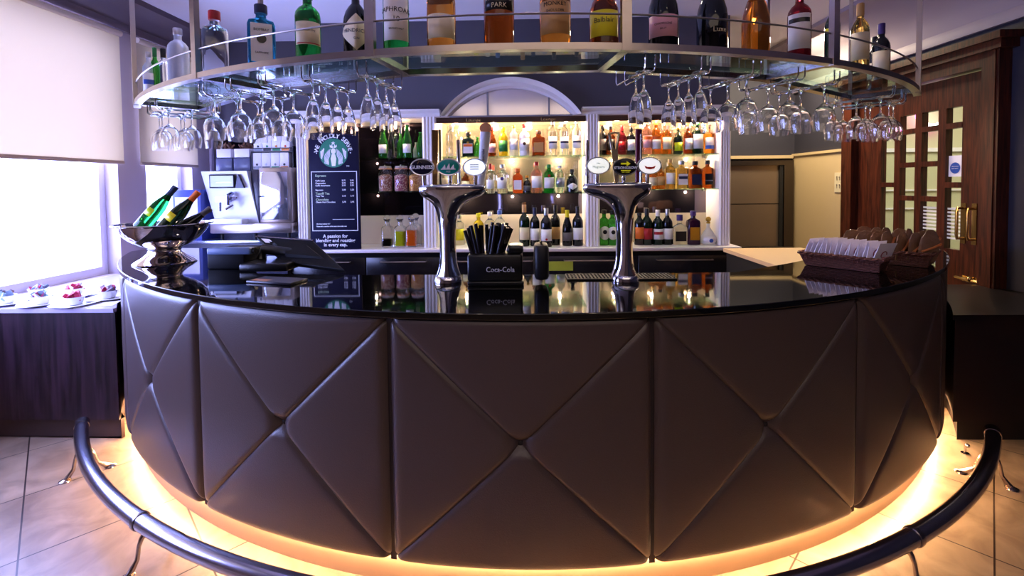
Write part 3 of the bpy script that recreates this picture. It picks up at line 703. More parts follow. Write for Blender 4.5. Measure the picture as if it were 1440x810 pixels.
row = [
 (112, 175, 12, 'spirit', 'black', 'grey', 'black', 'dark bottle at the left end of the right bay top shelf'),
 (158, 176, 12, 'spirit', 'dkamber', 'black', 'black', 'dark brown bottle behind the forked tap handle'),
 (222, 176, 12, 'wine', 'red', 'red', 'red', 'tall dark red bottle between two tap handles'),
 (275, 178, 13, 'spirit', 'wine', 'white', 'black', 'dark bottle with white label left of the burgundy tap handle'),
 (365, 170, 14, 'tall', 'rose', 'pink', 'white', 'pinkish bottle with pink label right of the burgundy tap handle'),
 (415, 170, 14, 'spirit', 'amber', 'white', 'orange', 'bright amber whisky bottle with orange cap, lit from above'),
 (475, 173, 14, 'spirit', 'amber', 'cream', 'pink', 'glowing amber whisky bottle with pink cap and cream label'),
 (540, 178, 13, 'round', 'dkgreen', 'lime', 'gold', 'dark green whisky bottle with lime label'),
 (597, 176, 12, 'spirit', 'dkamber', 'white', 'silver', 'amber whisky bottle with white label left of the green capped one'),
 (650, 171, 15, 'spirit', 'dkgreen', 'white', 'green', 'dark green shouldered bottle with large white label on the top shelf'),
 (715, 175, 14, 'spirit', 'amber', 'white', 'brown', 'amber whisky bottle with blue and white label beside the last pillar'),
]
for a, tp, wd, shp, gl, lb, cp, txt in row:
    shelf_bottle(v(a), tp, 216.5, wd, SHG[2][0], shp, gl, lb, cp, label=txt, group=G2, band=('blue', .16, .28) if a == 715 else (('orange', .44, .54) if a in (365, 415) else None), lz=(.16, .6) if a == 650 else None)
row = [
 (395, 236, 12, 'spirit', 'amber', 'cream', 'gold', 'amber bottle half hidden behind the red smile tap badge'),
 (440, 234, 13, 'spirit', 'amber', 'tan', 'black', 'amber bottle just right of the red smile tap badge'),
 (495, 225, 14, 'spirit', 'pale', 'white', 'tan', 'pale gold whisky bottle on the middle shelf of the right bay'),
 (560, 227, 17, 'square', 'pale', 'white', 'silver', 'broad square bottle with blue and white label on the middle shelf'),
 (637, 228, 17, 'square', 'dkamber', 'navy', 'black', 'square amber bottle with black cap on the middle shelf'),
 (708, 227, 14, 'square', 'dkamber', 'black', 'black', 'square whiskey bottle with black label beside the last pillar'),
]
for a, tp, wd, shp, gl, lb, cp, txt in row:
    shelf_bottle(v(a), tp, 266, wd, SHG[2][1], shp, gl, lb, cp, label=txt, group=G2, band=('navy', .34, .44) if a == 560 else (('silver', .26, .30) if a == 708 else None))
row = [
 (118, 295, 15, 'spirit', 'ltgreen', 'white', 'black', 'green vermouth bottle beside the third pillar on the counter', 0),
 (165, 296, 15, 'spirit', 'ltgreen', 'white', 'black', 'second green vermouth bottle left of the right tap', 0),
 (208, 298, 13, 'spirit', 'pale', 'cream', 'gold', 'pale bottle partly hidden by the right beer tap column', .05),
 (320, 300, 14, 'tall', 'black', 'orange', 'black', 'black bottle with orange label right of the beer tap column', 0),
 (363, 294, 15, 'wine', 'dkgreen', 'red', 'black', 'dark bottle with bright red label on the right counter', 0),
 (425, 296, 15, 'wine', 'dkgreen', 'white', 'white', 'dark green port bottle with white and red label and white capsule', 0),
 (480, 295, 14, 'wine', 'black', 'white', 'silver', 'black port bottle with white label and silver capsule', 0),
 (550, 303, 20, 'squat', 'clear', 'black', 'purple', 'stout clear cognac decanter with dark cap', 0),
 (627, 298, 17, 'square', 'purple', 'gold', 'purple', 'dark purple squarish bottle with gold crest', 0),
 (714, 305, 21, 'tear', 'frost', 'white', 'gold', 'teardrop glass decanter with gold stopper and blue emblem', -.02),
]
for a, tp, wd, shp, gl, lb, cp, txt, dy in row:
    shelf_bottle(v(a), tp, 344.5, wd, cz, shp, gl, lb, cp, label=txt, group=G2, y=YS+dy-.03, lshape='oval' if a in (118, 165, 714) else 'rect', band=('red', .3, .38) if a == 425 else None, emblem=('black', .38, .06) if a in (118, 165) else (('blue', .16, .07) if a == 714 else None))
G0 = 'green water bottles in the left bay'; w_ = lambda a: 520+a/4.05
for a, tp, wd, gl, dy, txt in ((80, 177, 12, 'ltgreen', 0, 'green mineral water bottle nearest the menu board'), (124, 178, 9, 'clear', .06, 'slim clear bottle between green water bottles'), (152, 188, 9, 'clear', .1, 'short clear bottle between the green water bottles'), (180, 186, 10, 'ltgreen', .06, 'shorter green bottle left of the tall one'), (217, 176, 12, 'ltgreen', -.02, 'tallest green mineral water bottle in the left bay'), (268, 200, 9, 'frost', .06, 'pale short bottle beside the last green bottle'), (292, 186, 10, 'ltgreen', .02, 'green bottle closest to the second pillar')):
    shelf_bottle(w_(a), tp, 222, wd, SHG[0][0], 'beer', gl, 'white' if wd == 12 else None, 'green' if gl == 'ltgreen' else 'silver', label=txt, group=G0, y=YS+dy)
# jars of sweets
SW = [('#b06a50', '#e8c8b0'), ('#a84860', '#e8c0b0'), ('#d08028', '#f0b860')]
def sweets(i):
    n = 'sweets_%s' % ('brown', 'pink', 'orange')[i]
    m = mat(n, SW[i][0], .5); nt = m.node_tree; b = nt.nodes['Principled BSDF']
    vo = nt.nodes.new('ShaderNodeTexVoronoi'); vo.inputs['Scale'].default_value = 90
    tc = nt.nodes.new('ShaderNodeTexCoord'); nt.links.new(tc.outputs['Object'], vo.inputs['Vector'])
    r = nt.nodes.new('ShaderNodeValToRGB'); r.color_ramp.elements[0].color = srgb(SW[i][0]); r.color_ramp.elements[1].color = srgb(SW[i][1]); r.color_ramp.interpolation = 'CONSTANT'; r.color_ramp.elements[1].position = .6
    nt.links.new(vo.outputs['Color'], r.inputs[0]); nt.links.new(r.outputs[0], b.inputs['Base Color']); return m
for i, (a, txt) in enumerate(((90, 'clip top glass jar of brown sweets, left of three'), (180, 'clip top glass jar of pink sweets, middle of three'), (262, 'clip top glass jar of orange sweets beside the second pillar'))):
    y = YS-.02; x = at(w_(a), 250, Y=y).x; r = 10.3*y/F; h = 38*y/F
    t = thing('sweet_jar', txt, 'jar', (x, y, SHG[0][1]+.001), 0, 'sweet jars')
    MB().lathe([(1e-5, .004), (r*.9, 0), (r, .01), (r, h*.70), (r*.82, h*.80), (r*.80, h*.86), (r*.76, h*.86), (r*.78, h*.79), (r*.95, h*.69), (r*.95, .012), (1e-5, .012)], 28).build('glass_jar', M_glass, t)
    c = MB(); c.lathe([(1e-5, .015), (r*.9, .015), (r*.93, .03), (r*.93, h*.6), (r*.5, h*.66), (1e-5, h*.67)], 20); tag(c.build('sweets', sweets(i), t), kind='stuff')
    l = MB(); l.lathe([(r*.84, h*.87), (r*.86, h*.9), (r*.8, h*.96), (1e-5, h*1.0)], 24); l.build('lid', mat('jar_lid', '#f0dcd4', .1, trans=.6), t)
    MB().tube([(r*.84*math.cos(2*PI*k/20), r*.84*math.sin(2*PI*k/20), h*.865) for k in range(21)], .005, 6).build('rubber_seal', mat('seal', '#d88860', .5), t)
    cl = MB(); cl.tube([(r*.5, -r*.8, h*.93), (r*.2, -r*.92, h*.84), (-r*.1, -r*.95, h*.78)], .003, 6); cl.tube([(0, -r*.9, h*.78), (.0, -r*.86, h*.9), (0, -r*.3, h*1.01)], .003, 6); cl.build('wire_clip', M_steel, t)
# carafes
for i, (a, lc, lf_, txt) in enumerate(((100, '#0c0a0a', .33, 'square glass carafe with a little black liquid'), (173, '#c4cc14', .62, 'square glass carafe of yellow green juice'), (238, '#f26a10', .66, 'square glass carafe filled with orange juice'), (262, None, 0, 'empty glass carafe behind the orange juice'))):
    y = YS-.05+(.12 if i == 3 else 0); x = at(w_(a), 320, Y=y).x; r = (14.5/2)*y/F; h = 36*y/F
    t = thing('juice_carafe', txt, 'carafe', (x, y, cz+.001), 0, 'carafes on the back counter')
    MB().lathe([(1e-5, 0, 6), (r, 0, 6), (r, h*.74, 6), (r*.9, h*.8, 4), (r*.45, h*.86, 2), (r*.42, h*.98, 2), (r*.55, h, 2), (r*.5, h, 2), (r*.36, h*.97, 2), (r*.38, h*.86, 2), (r*.8, h*.78, 4), (r*.92, h*.73, 6), (r*.92, .012, 6), (1e-5, .012, 6)], 32).build('glass_carafe', M_glass, t)
    if lc: MB().lathe([(1e-5, .013, 6), (r*.915, .013, 6), (r*.915, h*lf_, 6), (1e-5, h*lf_, 6)], 32).build('juice', mat('juice_%d' % i, lc, .15), t)
    st = MB(); st.sphere((0, 0, h*1.12), r*.72, None, 12); st.lathe([(r*.34, h*.92), (r*.36, h*1.02), (1e-5, h*1.03)], 14); st.build('stopper', M_glass, t)

# menu board
p_tl, p_tr, p_bl, p_br = at(434, 186, Y=YB-.06), at(505, 184.5, Y=YB-.06), at(439, 351, Y=YB-.06), at(508.5, 349.5, Y=YB-.06)
bw = ((p_tr.x-p_tl.x)+(p_br.x-p_bl.x))/2; bh = ((p_tl.z-p_bl.z)+(p_tr.z-p_br.z))/2
bx = (p_bl.x+p_br.x)/2
t = thing('menu_board', 'tall navy coffee menu board with round green mermaid emblem, leaning at the left bay', 'sign', (bx, YB-.085, cz), 0)
MB().rbox(-bw/2, bw/2, 0, .02, .001, bh, .003).build('panel', mat('navy_board', '#12122e', .6, spec=.15), t)
WHT = mat('print_chalk', '#f2f2f6', .5, emit=0); GRN = mat('emblem_green', '#10775a', .4)
ez = bh*(1-(215-185)/165.0); er = bw*.285; ey = -.0015
em = MB(); em.lathe([(1e-5, 0), (er, 0), (er, .0015), (1e-5, .0015)], 48, None, T((0, ey+.001, ez)) @ R(PI/2, 'X')); emo = em.build('round_emblem', GRN, t)
def flat(pts, y): return [(x*er, y, ez+z*er) for x, z in pts]
fig = MB(); yq = ey-.0022
def poly2(pts, y=yq):
    P = flat(pts, y); Q = flat(pts, y+.0008); n = len(P); fig.add(P+Q, [tuple(range(n)), tuple(range(2*n-1, n-1, -1))]+[(i, (i+1) % n, n+(i+1) % n, n+i) for i in range(n)])
poly2([(.17*math.cos(a), .12+.2*math.sin(a)) for a in [2*PI*k/20 for k in range(20)]])               # face
for sx in (-1, 1):
    poly2([(sx*.02, .42), (sx*.10, .62), (sx*.14, .48), (sx*.24, .58), (sx*.24, .40), (sx*.1, .34), (sx*.02, .34)])      # crown points
    for j in range(6):                                                                                     # hair waves
        x0 = .20+.075*j; P = []
        for q in range(14):
            z = .30-.055*j*1.2-q*.085; P.append((sx*(x0+.03*math.sin(q*.9+j)+.015*q*(1-.1*j)), z))
        P = [p for p in P if p[0]**2+p[1]**2 < .9]
        if len(P) > 2: poly2([(x-.018, z) for x, z in P]+[(x+.018, z) for x, z in P[::-1]])
    for j in range(3): poly2([(sx*(.62+.1*j), .30-.08*j), (sx*(.70+.1*j), .34-.1*j), (sx*(.80+.04*j), -.1-.12*j), (sx*(.72+.03*j), -.2-.12*j)])   # raised tails
poly2([(0, .82), (.04, .72), (.14, .72), (.06, .65), (.09, .55), (0, .61), (-.09, .55), (-.06, .65), (-.14, .72), (-.04, .72)])    # star
poly2([(-.12, -.08), (.12, -.08), (.2, -.4), (.12, -.9), (-.12, -.9), (-.2, -.4)])
fig.build('emblem_figure', WHT, emo)
arcs = 'WE PROUDLY SERVE'; ra = er*1.17
for k, ch in enumerate('•'+arcs+'•' if False else arcs):
    if ch == ' ': continue
    a = math.radians(78-156*k/(len(arcs)-1))
    text(ch, .058, WHT, t, T((-ra*math.sin(a), ey-.001, ez+ra*math.cos(a))) @ R(-a, 'Y'), 'arched_lettering', bold=.0012)
for s in (-1, 1): MB().sphere((s*er*1.18, ey, ez+.0), .006, None, 8).build('dot', WHT, t)
text('TM', .022, WHT, t, T((er*.98, ey-.001, ez-er*.92)), 'trade_mark')
fr = MB(); fz0, fz1, fx = bh*(1-(324-185)/165), bh*(1-(240.5-185)/165), bw*.455; b_ = .006
fr.box(-fx, fx, ey-.002, ey+.002, fz0, fz0+b_); fr.box(-fx, fx, ey-.002, ey+.002, fz1-b_, fz1); fr.box(-fx, -fx+b_, ey-.002, ey+.002, fz0+b_, fz1-b_); fr.box(fx-b_, fx, ey-.002, ey+.002, fz0+b_, fz1-b_)
fr.build('white_border', WHT, t)
Lp = bh/165
def row_(yp, s, sz, prices=None, c=WHT, bold=.0006):
    z = bh-(yp-185)*Lp
    text(s, sz, c, t, T((-fx*.82, ey-.001, z)), 'menu_text', align='LEFT', bold=bold)
    if prices:
        text(prices[0], sz, WHT, t, T((fx*.42, ey-.001, z)), 'menu_price', bold=bold); text(prices[1], sz, WHT, t, T((fx*.78, ey-.001, z)), 'menu_price', bold=bold)
HD = mat('print_mint', '#c4d8b4', .5)
row_(246.5, 'Espresso', .030, None, HD); row_(253.5, 'Caffè Latte', .021, ('2.75', '2.95')); row_(257, 'Cappuccino', .021, ('2.75', '2.95')); row_(260.3, 'Caffè Americano', .021, ('2.35', '2.50'))
row_(266.5, 'Espresso', .021, ('2.00', '2.20')); row_(271.5, 'Tazo® Tea', .030, None, HD); row_(275, 'Tazo Tea', .021, ('2.15', '2.15')); row_(280, 'Chocolate', .030, None, HD); row_(283.5, 'Classic Hot Chocolate', .021, ('2.75', '2.95'))
row_(314, 'All prices include VAT', .015); row_(317.5, 'Please ask a member of the team about allergens', .015)
MB().box(-fx*.1, fx*.85, ey-.002, ey, bh-(308-185)*Lp, bh-(307.6-185)*Lp+.0005).build('thin_rule', WHT, t)
for k, s in enumerate(('A passion for', 'blending and roasting', 'in every cup.')):
    text(s, .046, WHT, t, T((0, ey-.001, bh-(331.5+6*k-185)*Lp)), 'slogan', bold=.0014, sx=.98)

# ------------------------------------------------------------------ gantry
GX, GY, GR = -.021, 4.729, 3.029
gan = thing('bar_gantry', 'curved steel overhead gantry hung on square posts above the bar', 'gantry', (0, GY-GR, 2.05))
go = Vector((0, GY-GR, 2.05)); ZG0, ZG1 = 0.003, .027
gl = lambda a, r=GR, z=0: (GX+r*math.sin(math.radians(a)), GR-r*math.cos(math.radians(a)), z)
MB().arc(GX, GR, GR-.035, GR, ZG0, ZG1, -50, 50, 100).build('front_rim', M_steel, gan)
PA = [-47.5, -28.2, -10.4, 7.6, 26.0, 47.0]
RI = 2.70
inn = MB()
for a, b in zip(PA[:-1], PA[1:]):
    p, q = Vector(gl(a, RI)), Vector(gl(b, RI)); d = (q-p).normalized(); n = Vector((-d.y, d.x, 0))*.02
    inn.add([tuple(p-n+Vector((0, 0, ZG0))), tuple(q-n+Vector((0, 0, ZG0))), tuple(q+n+Vector((0, 0, ZG0))), tuple(p+n+Vector((0, 0, ZG0))), tuple(p-n+Vector((0, 0, ZG1))), tuple(q-n+Vector((0, 0, ZG1))), tuple(q+n+Vector((0, 0, ZG1))), tuple(p+n+Vector((0, 0, ZG1)))], [(3, 2, 1, 0), (4, 5, 6, 7), (0, 1, 5, 4), (1, 2, 6, 5), (2, 3, 7, 6), (3, 0, 4, 7)])
inn.build('inner_frame', M_steeld, gan)
for a in PA:
    X = Matrix.Translation((GX, GR, 0)) @ R(math.radians(a), 'Z')
    MB().box(-.018, .018, -GR+.03, -RI-.02, ZG0, ZG1, None, X).build('cross_bar', M_steeld, gan)
for a in PA:
    X = Matrix.Translation((GX, GR, 0)) @ R(math.radians(a), 'Z')
    MB().box(-.018, .018, -GR-.003, -GR+.02, 0, ZC-2.05, None, X).build('front_post', M_steel, gan)
    if abs(a) > 9: MB().box(-.009, .009, -RI-.02, -RI-.002, ZG1, ZC-2.05, None, X).build('rear_post', M_steel, gan)
MB().tube([gl(-47.5+95*i/90, GR-.012, .133) for i in range(91)], .004, 8).build('guard_rod', M_steel, gan)
gs = MB()
for a, b in zip(PA[:-1], PA[1:]):
    for k in range(8):
        a_, b_2 = a+(b-a)*k/8, a+(b-a)*(k+1)/8
        def inner(s_):
            p, q = Vector(gl(a, RI)), Vector(gl(b, RI)); return p+(q-p)*s_
        i0, i1 = inner(k/8), inner((k+1)/8); o0, o1 = Vector(gl(a_, GR-.035)), Vector(gl(b_2, GR-.035))
        P = [i0, i1, o1, o0]; gs.add([(p.x, p.y, ZG1+.0005) for p in P]+[(p.x, p.y, ZG1+.0085) for p in P], [(3, 2, 1, 0), (4, 5, 6, 7)])
gs.build('glass_shelf', M_shelfg, gan)
ZSH = 2.05+ZG1+.009
# racks and hanging glasses
RKL = [196, 212, 232, 263, 301, 350, 414, 496]; RKR = [925, 1008, 1082, 1147, 1198, 1238, 1264, 1283]
def ang_of(px):
    best = None
    for i in range(-560, 561):
        a = i/10; g = Vector((GX+GR*math.sin(math.radians(a)), GY-GR*math.cos(math.radians(a)), 2.0))-Vector((0, 0, H))
        if abs(a) > 48.5: continue
        X_ = 720+F*g.dot(RB)/g.dot(FB)
        if best is None or abs(X_-px) < best[0]: best = (abs(X_-px), a)
    return best[1]
DROP = -.052
def rack(a, n_out=GR-.06, n_in=RI-.03):
    X = Matrix.Translation((GX, GR, 0)) @ R(math.radians(a), 'Z'); r = MB()
    for s in (-.02, .02):
        r.tube([(s, -n_out, ZG0), (s, -n_out, DROP*.75), (s, -n_out+.012, DROP), (s, -n_in-.012, DROP), (s, -n_in, DROP*.75), (s, -n_in, ZG0)], .0028, 6, None, X)
    r.build('glass_rack', M_chrome, gan)
ZHG = 2.05+DROP+.0028
def wine_glass():
    t = thing('wine_glass', '', 'wine glass', (0, 0, 0), 0, 'stemmed wine glasses hanging from the gantry')
    b = MB(); s = 1.08
    out = [(1e-5, .003), (.034, .0025), (.0345, 0), (.012, -.006), (.0045, -.018), (.0036, -.05), (.005, -.075), (.016, -.086), (.034, -.104), (.0435, -.13), (.043, -.155), (.037, -.192)]
    inn_ = [(.0358, -.192), (.0415, -.155), (.042, -.131), (.0325, -.106), (.015, -.0885), (1e-5, -.084)]
    b.lathe([(r*s, z*s) for r, z in out+inn_], 32); b.build('glass_bowl', M_glass, t); return t
def flute():
    t = thing('champagne_flute', '', 'champagne flute', (0, 0, 0), 0, 'champagne flutes hanging from the gantry')
    b = MB()
    out = [(1e-5, .003), (.030, .0025), (.0305, 0), (.010, -.006), (.004, -.018), (.0034, -.045), (.0048, -.062), (.016, -.080), (.0255, -.108), (.0305, -.145), (.0285, -.195)]
    inn_ = [(.0275, -.195), (.029, -.145), (.024, -.11), (.014, -.083), (1e-5, -.076)]
    b.lathe([(r*1.05, z*1.02) for r, z in out+inn_], 32); b.build('glass_bowl', M_glass, t); return t
protoW, protoF = None, None
def hang(a, rho, kind, lab):
    global protoW, protoF
    p = Vector(gl(a, rho))+go; p.z = ZHG
    if kind == 'w':
        if protoW is None: protoW = wine_glass(); protoW.location = p; protoW['label'] = lab; return
        dup(protoW, p, random.random(), lab)
    else:
        if protoF is None: protoF = flute(); protoF.location = p; protoF['label'] = lab; return
        dup(protoF, p, random.random(), lab)
W3 = [GR-.115, GR-.22, GR-.325]; F4 = [GR-.10, GR-.175, GR-.25, GR-.325]
words_l = ['left end', 'second from the left end', 'third from the left end', 'fourth from the left end', 'fifth from the left end', 'sixth from the left end', 'seventh from the left end', 'eighth and last on the left side']
words_r = ['first on the right side', 'second on the right side', 'third on the right side', 'fourth on the right side', 'fifth on the right side', 'third from the right end', 'second from the right end', 'right end']
pos = ['front', 'second from front', 'third from front', 'rearmost']
for i, px in enumerate(RKL):
    a = -47.0 if i == 0 else (-44.5 if i == 1 else (-41 if i == 2 else ang_of(px))); rack(a)
    if i in (6, 7):
        for k, r in enumerate(F4): hang(a, r, 'f', 'clear flute, %s in the rack %s' % (pos[k], words_l[i]))
    else:
        for k, r in enumerate(W3 if i > 1 else W3[:2]): hang(a, r, 'w', 'upturned wine glass, %s in the rack at %s' % (pos[k], words_l[i]))
for i, px in enumerate(RKR):
    a = 46.8 if i == 7 else (44 if i == 6 else (40.3 if i == 5 else ang_of(px))); rack(a)
    if i == 0:
        for k, r in enumerate((F4[0]-.02, F4[1]-.02)): hang(a, r, 'f', 'champagne flute, %s of the lone pair right of the arch' % pos[k])
    elif i == 1:
        for k, r in enumerate(F4): hang(a, r, 'f', 'clear flute, %s in the rack %s' % (pos[k], words_r[i]))
    else:
        for k, r in enumerate(W3 if i < 7 else W3[:2]): hang(a, r, 'w', 'upturned wine glass, %s in the rack at %s' % (pos[k], words_r[i]))

# gantry bottles: (px, depth factor radius, width px, height m, ...)
def gb(px, wpx, h, shape, glass, lab, cap, label, rho=GR-.11, **k):
    best = None
    for i in range(-500, 501):
        a = i/10; g = Vector((GX+rho*math.sin(math.radians(a)), GY-rho*math.cos(math.radians(a)), 2.2))
        d = g-Vector((0, 0, H)); X_ = 720+F*d.dot(RB)/d.dot(FB)
        if abs(a) < 46.5 and (best is None or abs(X_-px) < best[0]): best = (abs(X_-px), g, d.dot(FB))
    g = best[1]; rz = math.atan2(g.x, g.y)*-1
    st = 1+.6*((px-735)/F)**2*.7
    return bottle((g.x, g.y, ZSH), h, shape, glass, lab, cap, label=label, w=wpx*best[2]/F/st, rz=rz, group='bottles standing on the gantry', **k)
gb(303, 38, .30, 'square', 'clear', None, 'red', 'square clear vodka bottle with red stopper on the gantry')
gb(368, 40, .268, 'square', 'blue', 'white', 'navy', 'bright blue square gin bottle on the gantry', lz=(.06, .66), words=[('BOMBAY', .055, .56), ('SAPPHIRE', .045, .2)], emblem=('black', .42, .07))
gb(433, 37, .29, 'spirit', 'green', 'cream', 'black', 'green gin bottle with cream label and red seal on the gantry', lz=(.2, .52), band=('red', .21, .225), words=[('London Dry', .04, .40)])
gb(501, 37, .27, 'round', 'black', 'cream', 'black', 'black apothecary gin bottle with cream diamond label on the gantry', lz=(.05, .58), lshape='diamond', arcw=84, words=[("HENDRICK'S", .075, .33), ('GIN', .05, .22)], wcol='navy')
gb(557, 37, .33, 'spirit', 'green', 'white', 'white', 'green whisky bottle with tall white label right of the third post', lz=(.12, .66), words=[('LAPHROAIG', .08, .47), ('10', .09, .36), ('SINGLE MALT', .03, .25)])
gb(620, 41, .30, 'spirit', 'amber', 'cream', 'black', 'amber whisky bottle with plain cream label left of the gantry centre', lz=(.12, .42))
gb(702, 43, .31, 'spirit', 'dkamber', 'black', 'black', 'dark amber whisky bottle with black label at the gantry centre', lz=(.42, .64), words=[('HIGHLAND', .07, .56), ('PARK', .08, .47)], wcol='cream')
gb(780, 44, .28, 'spirit', 'amber', 'tan', 'brown', 'golden whisky bottle with tan label right of the gantry centre', lz=(.14, .58), words=[('MONKEY', .08, .53), ('SHOULDER', .05, .44)])
gb(850, 42, .27, 'round', 'dkamber', 'yellow', 'white', 'broad whisky bottle with pale yellow label left of the fourth post', lz=(.12, .48), words=[('Balblair', .10, .34)], neck=(.76, .80, 'white', .36))
gb(932, 43, .32, 'champ', 'wine', 'pink', 'black', 'champagne bottle with pinkish label right of the fourth post', lz=(.12, .38), words=[('CHAMPAGNE', .035, .27), ('BRUT', .03, .21)])
gb(1001, 44, .32, 'champ', 'wine', None, 'black', 'plain black sparkling wine bottle with small white script', rho=GR-.11)
gb(1062, 40, .32, 'champ', 'amber', None, 'gold', 'amber rose champagne bottle with gold foil on the gantry')
gb(1124, 34, .31, 'spirit', 'red', 'white', 'red', 'red liqueur bottle with white label on the gantry', lz=(.14, .62), band=('black', .5, .56))
gb(1170, 22, .30, 'wine', 'dkgreen', 'yellow', 'black', 'dark green bottle behind the fifth gantry post', lz=(.5, .56))
gb(1209, 27, .31, 'wine', 'pale', 'cream', 'tan', 'pale white wine bottle with tan capsule on the gantry', lz=(.14, .55), rho=GR-.09)
gb(1239, 26, .31, 'wine', 'wine', 'cream', 'purple', 'red wine bottle with purple capsule near the right gantry end', lz=(.16, .52), rho=GR-.13)
gb(1264, 22, .305, 'wine', 'wine', 'cream', 'black', 'red wine bottle with black capsule at the right gantry end', lz=(.2, .5), rho=GR-.20)
gb(251, 32, .28, 'spirit', 'frost', None, 'silver', 'frosted white vodka bottle near the left gantry end', rho=GR-.09)
gb(226, 20, .30, 'wine', 'clear', None, 'black', 'clear bottle with black cap behind the frosted one', rho=GR-.14)
gb(213, 16, .30, 'wine', 'ltgreen', None, 'green', 'green bottle with olive cap at the left gantry end', rho=GR-.10)
gb(205, 18, .27, 'spirit', 'frost', 'white', 'silver', 'pale bottle with blue print beside the leftmost post', rho=GR-.07, band=('blue', .3, .4))
# script on the black sparkling bottle
for o in list(bpy.data.objects):
    if o.get('label', '').startswith('plain black sparkling'):
        text('Luxe', .028, pm('cream'), o, T((0, 0, .075)) @ R(.5, 'Z'), cyl=.062)

# ------------------------------------------------------------------ beer taps
def tap_column(px0, lab, mirror=0):
    p = at(px0, 400, Z=1.1); base = Vector((p.x, 2.24, 1.1))
    t = thing('beer_tap', lab, 'beer tap', base)
    TAB = [(710, 52, 55), (695, 47, 50), (680, 41, 45), (650, 36, 39), (620, 34, 36), (550, 33, 34), (500, 35, 36), (465, 38, 38), (440, 41, 42), (420, 45, 47), (400, 50, 58), (385, 58, 72), (370, 71, 93), (357, 90, 120), (346, 106, 146), (334, 114, 162), (320, 119, 169), (308, 120, 170)]
    rings = []
    for v_, l_, r_ in TAB:
        s = (710-v_)/420; z = .03+.445*s; wL, wR = (l_, r_) if not mirror else (r_*1.07, l_*.93)
        wL *= .00109; wR *= .00109; fl = max(0, (450-v_)/142); d = .046 - .006*math.sin(PI*min(1, s*1.4))+.022*fl
        ring = []
        for k in range(48):
            a = 2*PI*k/48; c, sn = math.cos(a), math.sin(a); lob = 1+.05*math.cos(6*a)*(1-fl*.7)
            ring.append(((wR if c > 0 else wL)*c*lob, d*sn*(1+.12*math.cos(4*a)*(1-fl)) - .012*fl, z))
        rings.append(ring)
    # rounded lip
    top = rings[-1]
    for f, dz in ((.985, .006), (.95, .011), (.85, .015), (.5, .017), (.02, .018)):
        rings.append([(x*f, (y+.012)*f-.012, z+dz) for x, y, z in top])
    MB().loft(rings, smooth=True).build('column', M_chrome, t)
    MB().lathe([(1e-5, 0), (.066, 0), (.067, .012), (.062, .028), (.058, .034), (1e-5, .036)], 36).build('base', M_chrome, t)
    return t, base
def badge(t, base, px, py, colr, rim='#e8e8ee', glow=0):
    y = base.y-.03; q = at(px, py, Y=y-.03)-base; rx, rz_ = 17.2*y/F*.98, 12*y/F
    X = T((q.x, -.06, q.z)) @ R(PI/2, 'X') @ Matrix.Diagonal((1, rz_/rx, 1, 1))
    b = MB(); b.lathe([(1e-5, -.012), (rx*.9, -.012), (rx, -.004), (rx, .004), (rx*.95, .009), (rx*.86, .008)], 40, None, X)
    o = b.build('badge', mat('badge_rim_'+rim[1:], rim, .15, .6), t)
    f = MB(); f.lathe([(1e-5, .012), (rx*.4, .0115), (rx*.87, .0085), (rx*.87, .004), (1e-5, .004)], 40, None, X)
    f.build('badge_face', mat('badge_'+colr[1:]+str(glow), colr, .2, emit=glow), o)
    st = MB(); st.tube([(q.x, -.045, q.z), (q.x, -.03, q.z-.04), (q.x, -.02, .455)], .009, 10); st.build('badge_stalk', M_chrome, t)
    return o, Vector((q.x, -.0755, q.z)), rx, rz_
tp, bs = tap_column(628, 'left chrome beer tap with black, teal and white oval badges')
o, c, rx, rz_ = badge(tp, bs, 594, 235, '#15152a')
text('GUINNESS', .0225, M_paper, o, T(c+Vector((0, 0, -.002))), bold=.0006); 
hp = MB(); hp.tube([c+Vector((-.02, 0, .014)), c+Vector((-.012, 0, .028)), c+Vector((0, 0, .020))], .0014, 6); hp.build('harp_mark', M_brass, o)
o, c, rx, rz_ = badge(tp, bs, 631, 235, '#1c8c84')
sh = MB()
for k in range(3): sh.prism([(-.03+.02*k, 0), (-.012+.02*k, .0), (-.015+.02*k, .02+.006*(k == 1))], -.001, .0, None, T(c+Vector((0, 0, -.008))) @ R(PI/2, 'X'))
sh.box(c.x-.034, c.x+.034, c.y-.001, c.y, c.z-.012, c.z-.008); sh.build('ship_mark', M_paper, o)
text('ALE', .012, M_paper, o, T(c+Vector((0, 0, -.021))))
o, c, rx, rz_ = badge(tp, bs, 667.5, 235, '#e4ecff', '#cfe0ff', 1.1)
for k in range(3): MB().box(c.x-.02, c.x+.02, c.y-.001, c.y, c.z-.012+.01*k, c.z-.008+.01*k).build('faint_line', mat('faint_grey', '#b8c0d0', .5), o)
tq, bq = tap_column(884, 'right chrome beer tap with white, black and smiling oval badges', 1)
o, c, rx, rz_ = badge(tq, bq, 841, 233, '#f4f6f0', '#a8aab0', .8)
text('~', .03, mat('print_sage', '#789888', .5), o, T(c+Vector((0, 0, .012))), 'bird_mark'); text('Magners', .016, mat('print_sage', '#789888', .5), o, T(c+Vector((0, 0, -.006))))
o, c, rx, rz_ = badge(tq, bq, 879, 235, '#101014', '#3a3a3e')
text('STRONGBOW', .0165, M_paper, o, T(c+Vector((0, 0, -.004))), bold=.0007)
YL = mat('print_arrow', '#d8d020', .4, emit=.3)
ar_ = MB(); ar_.prism([(-.022, .012), (.004, .012), (.004, .004), (.022, .015), (.004, .027), (.004, .019), (-.022, .019)], -.001, 0, None, T(c) @ R(PI/2, 'X')); ar_.box(c.x-.022, c.x+.022, c.y-.001, c.y, c.z-.018, c.z-.014); ar_.build('arrow_mark', YL, o)
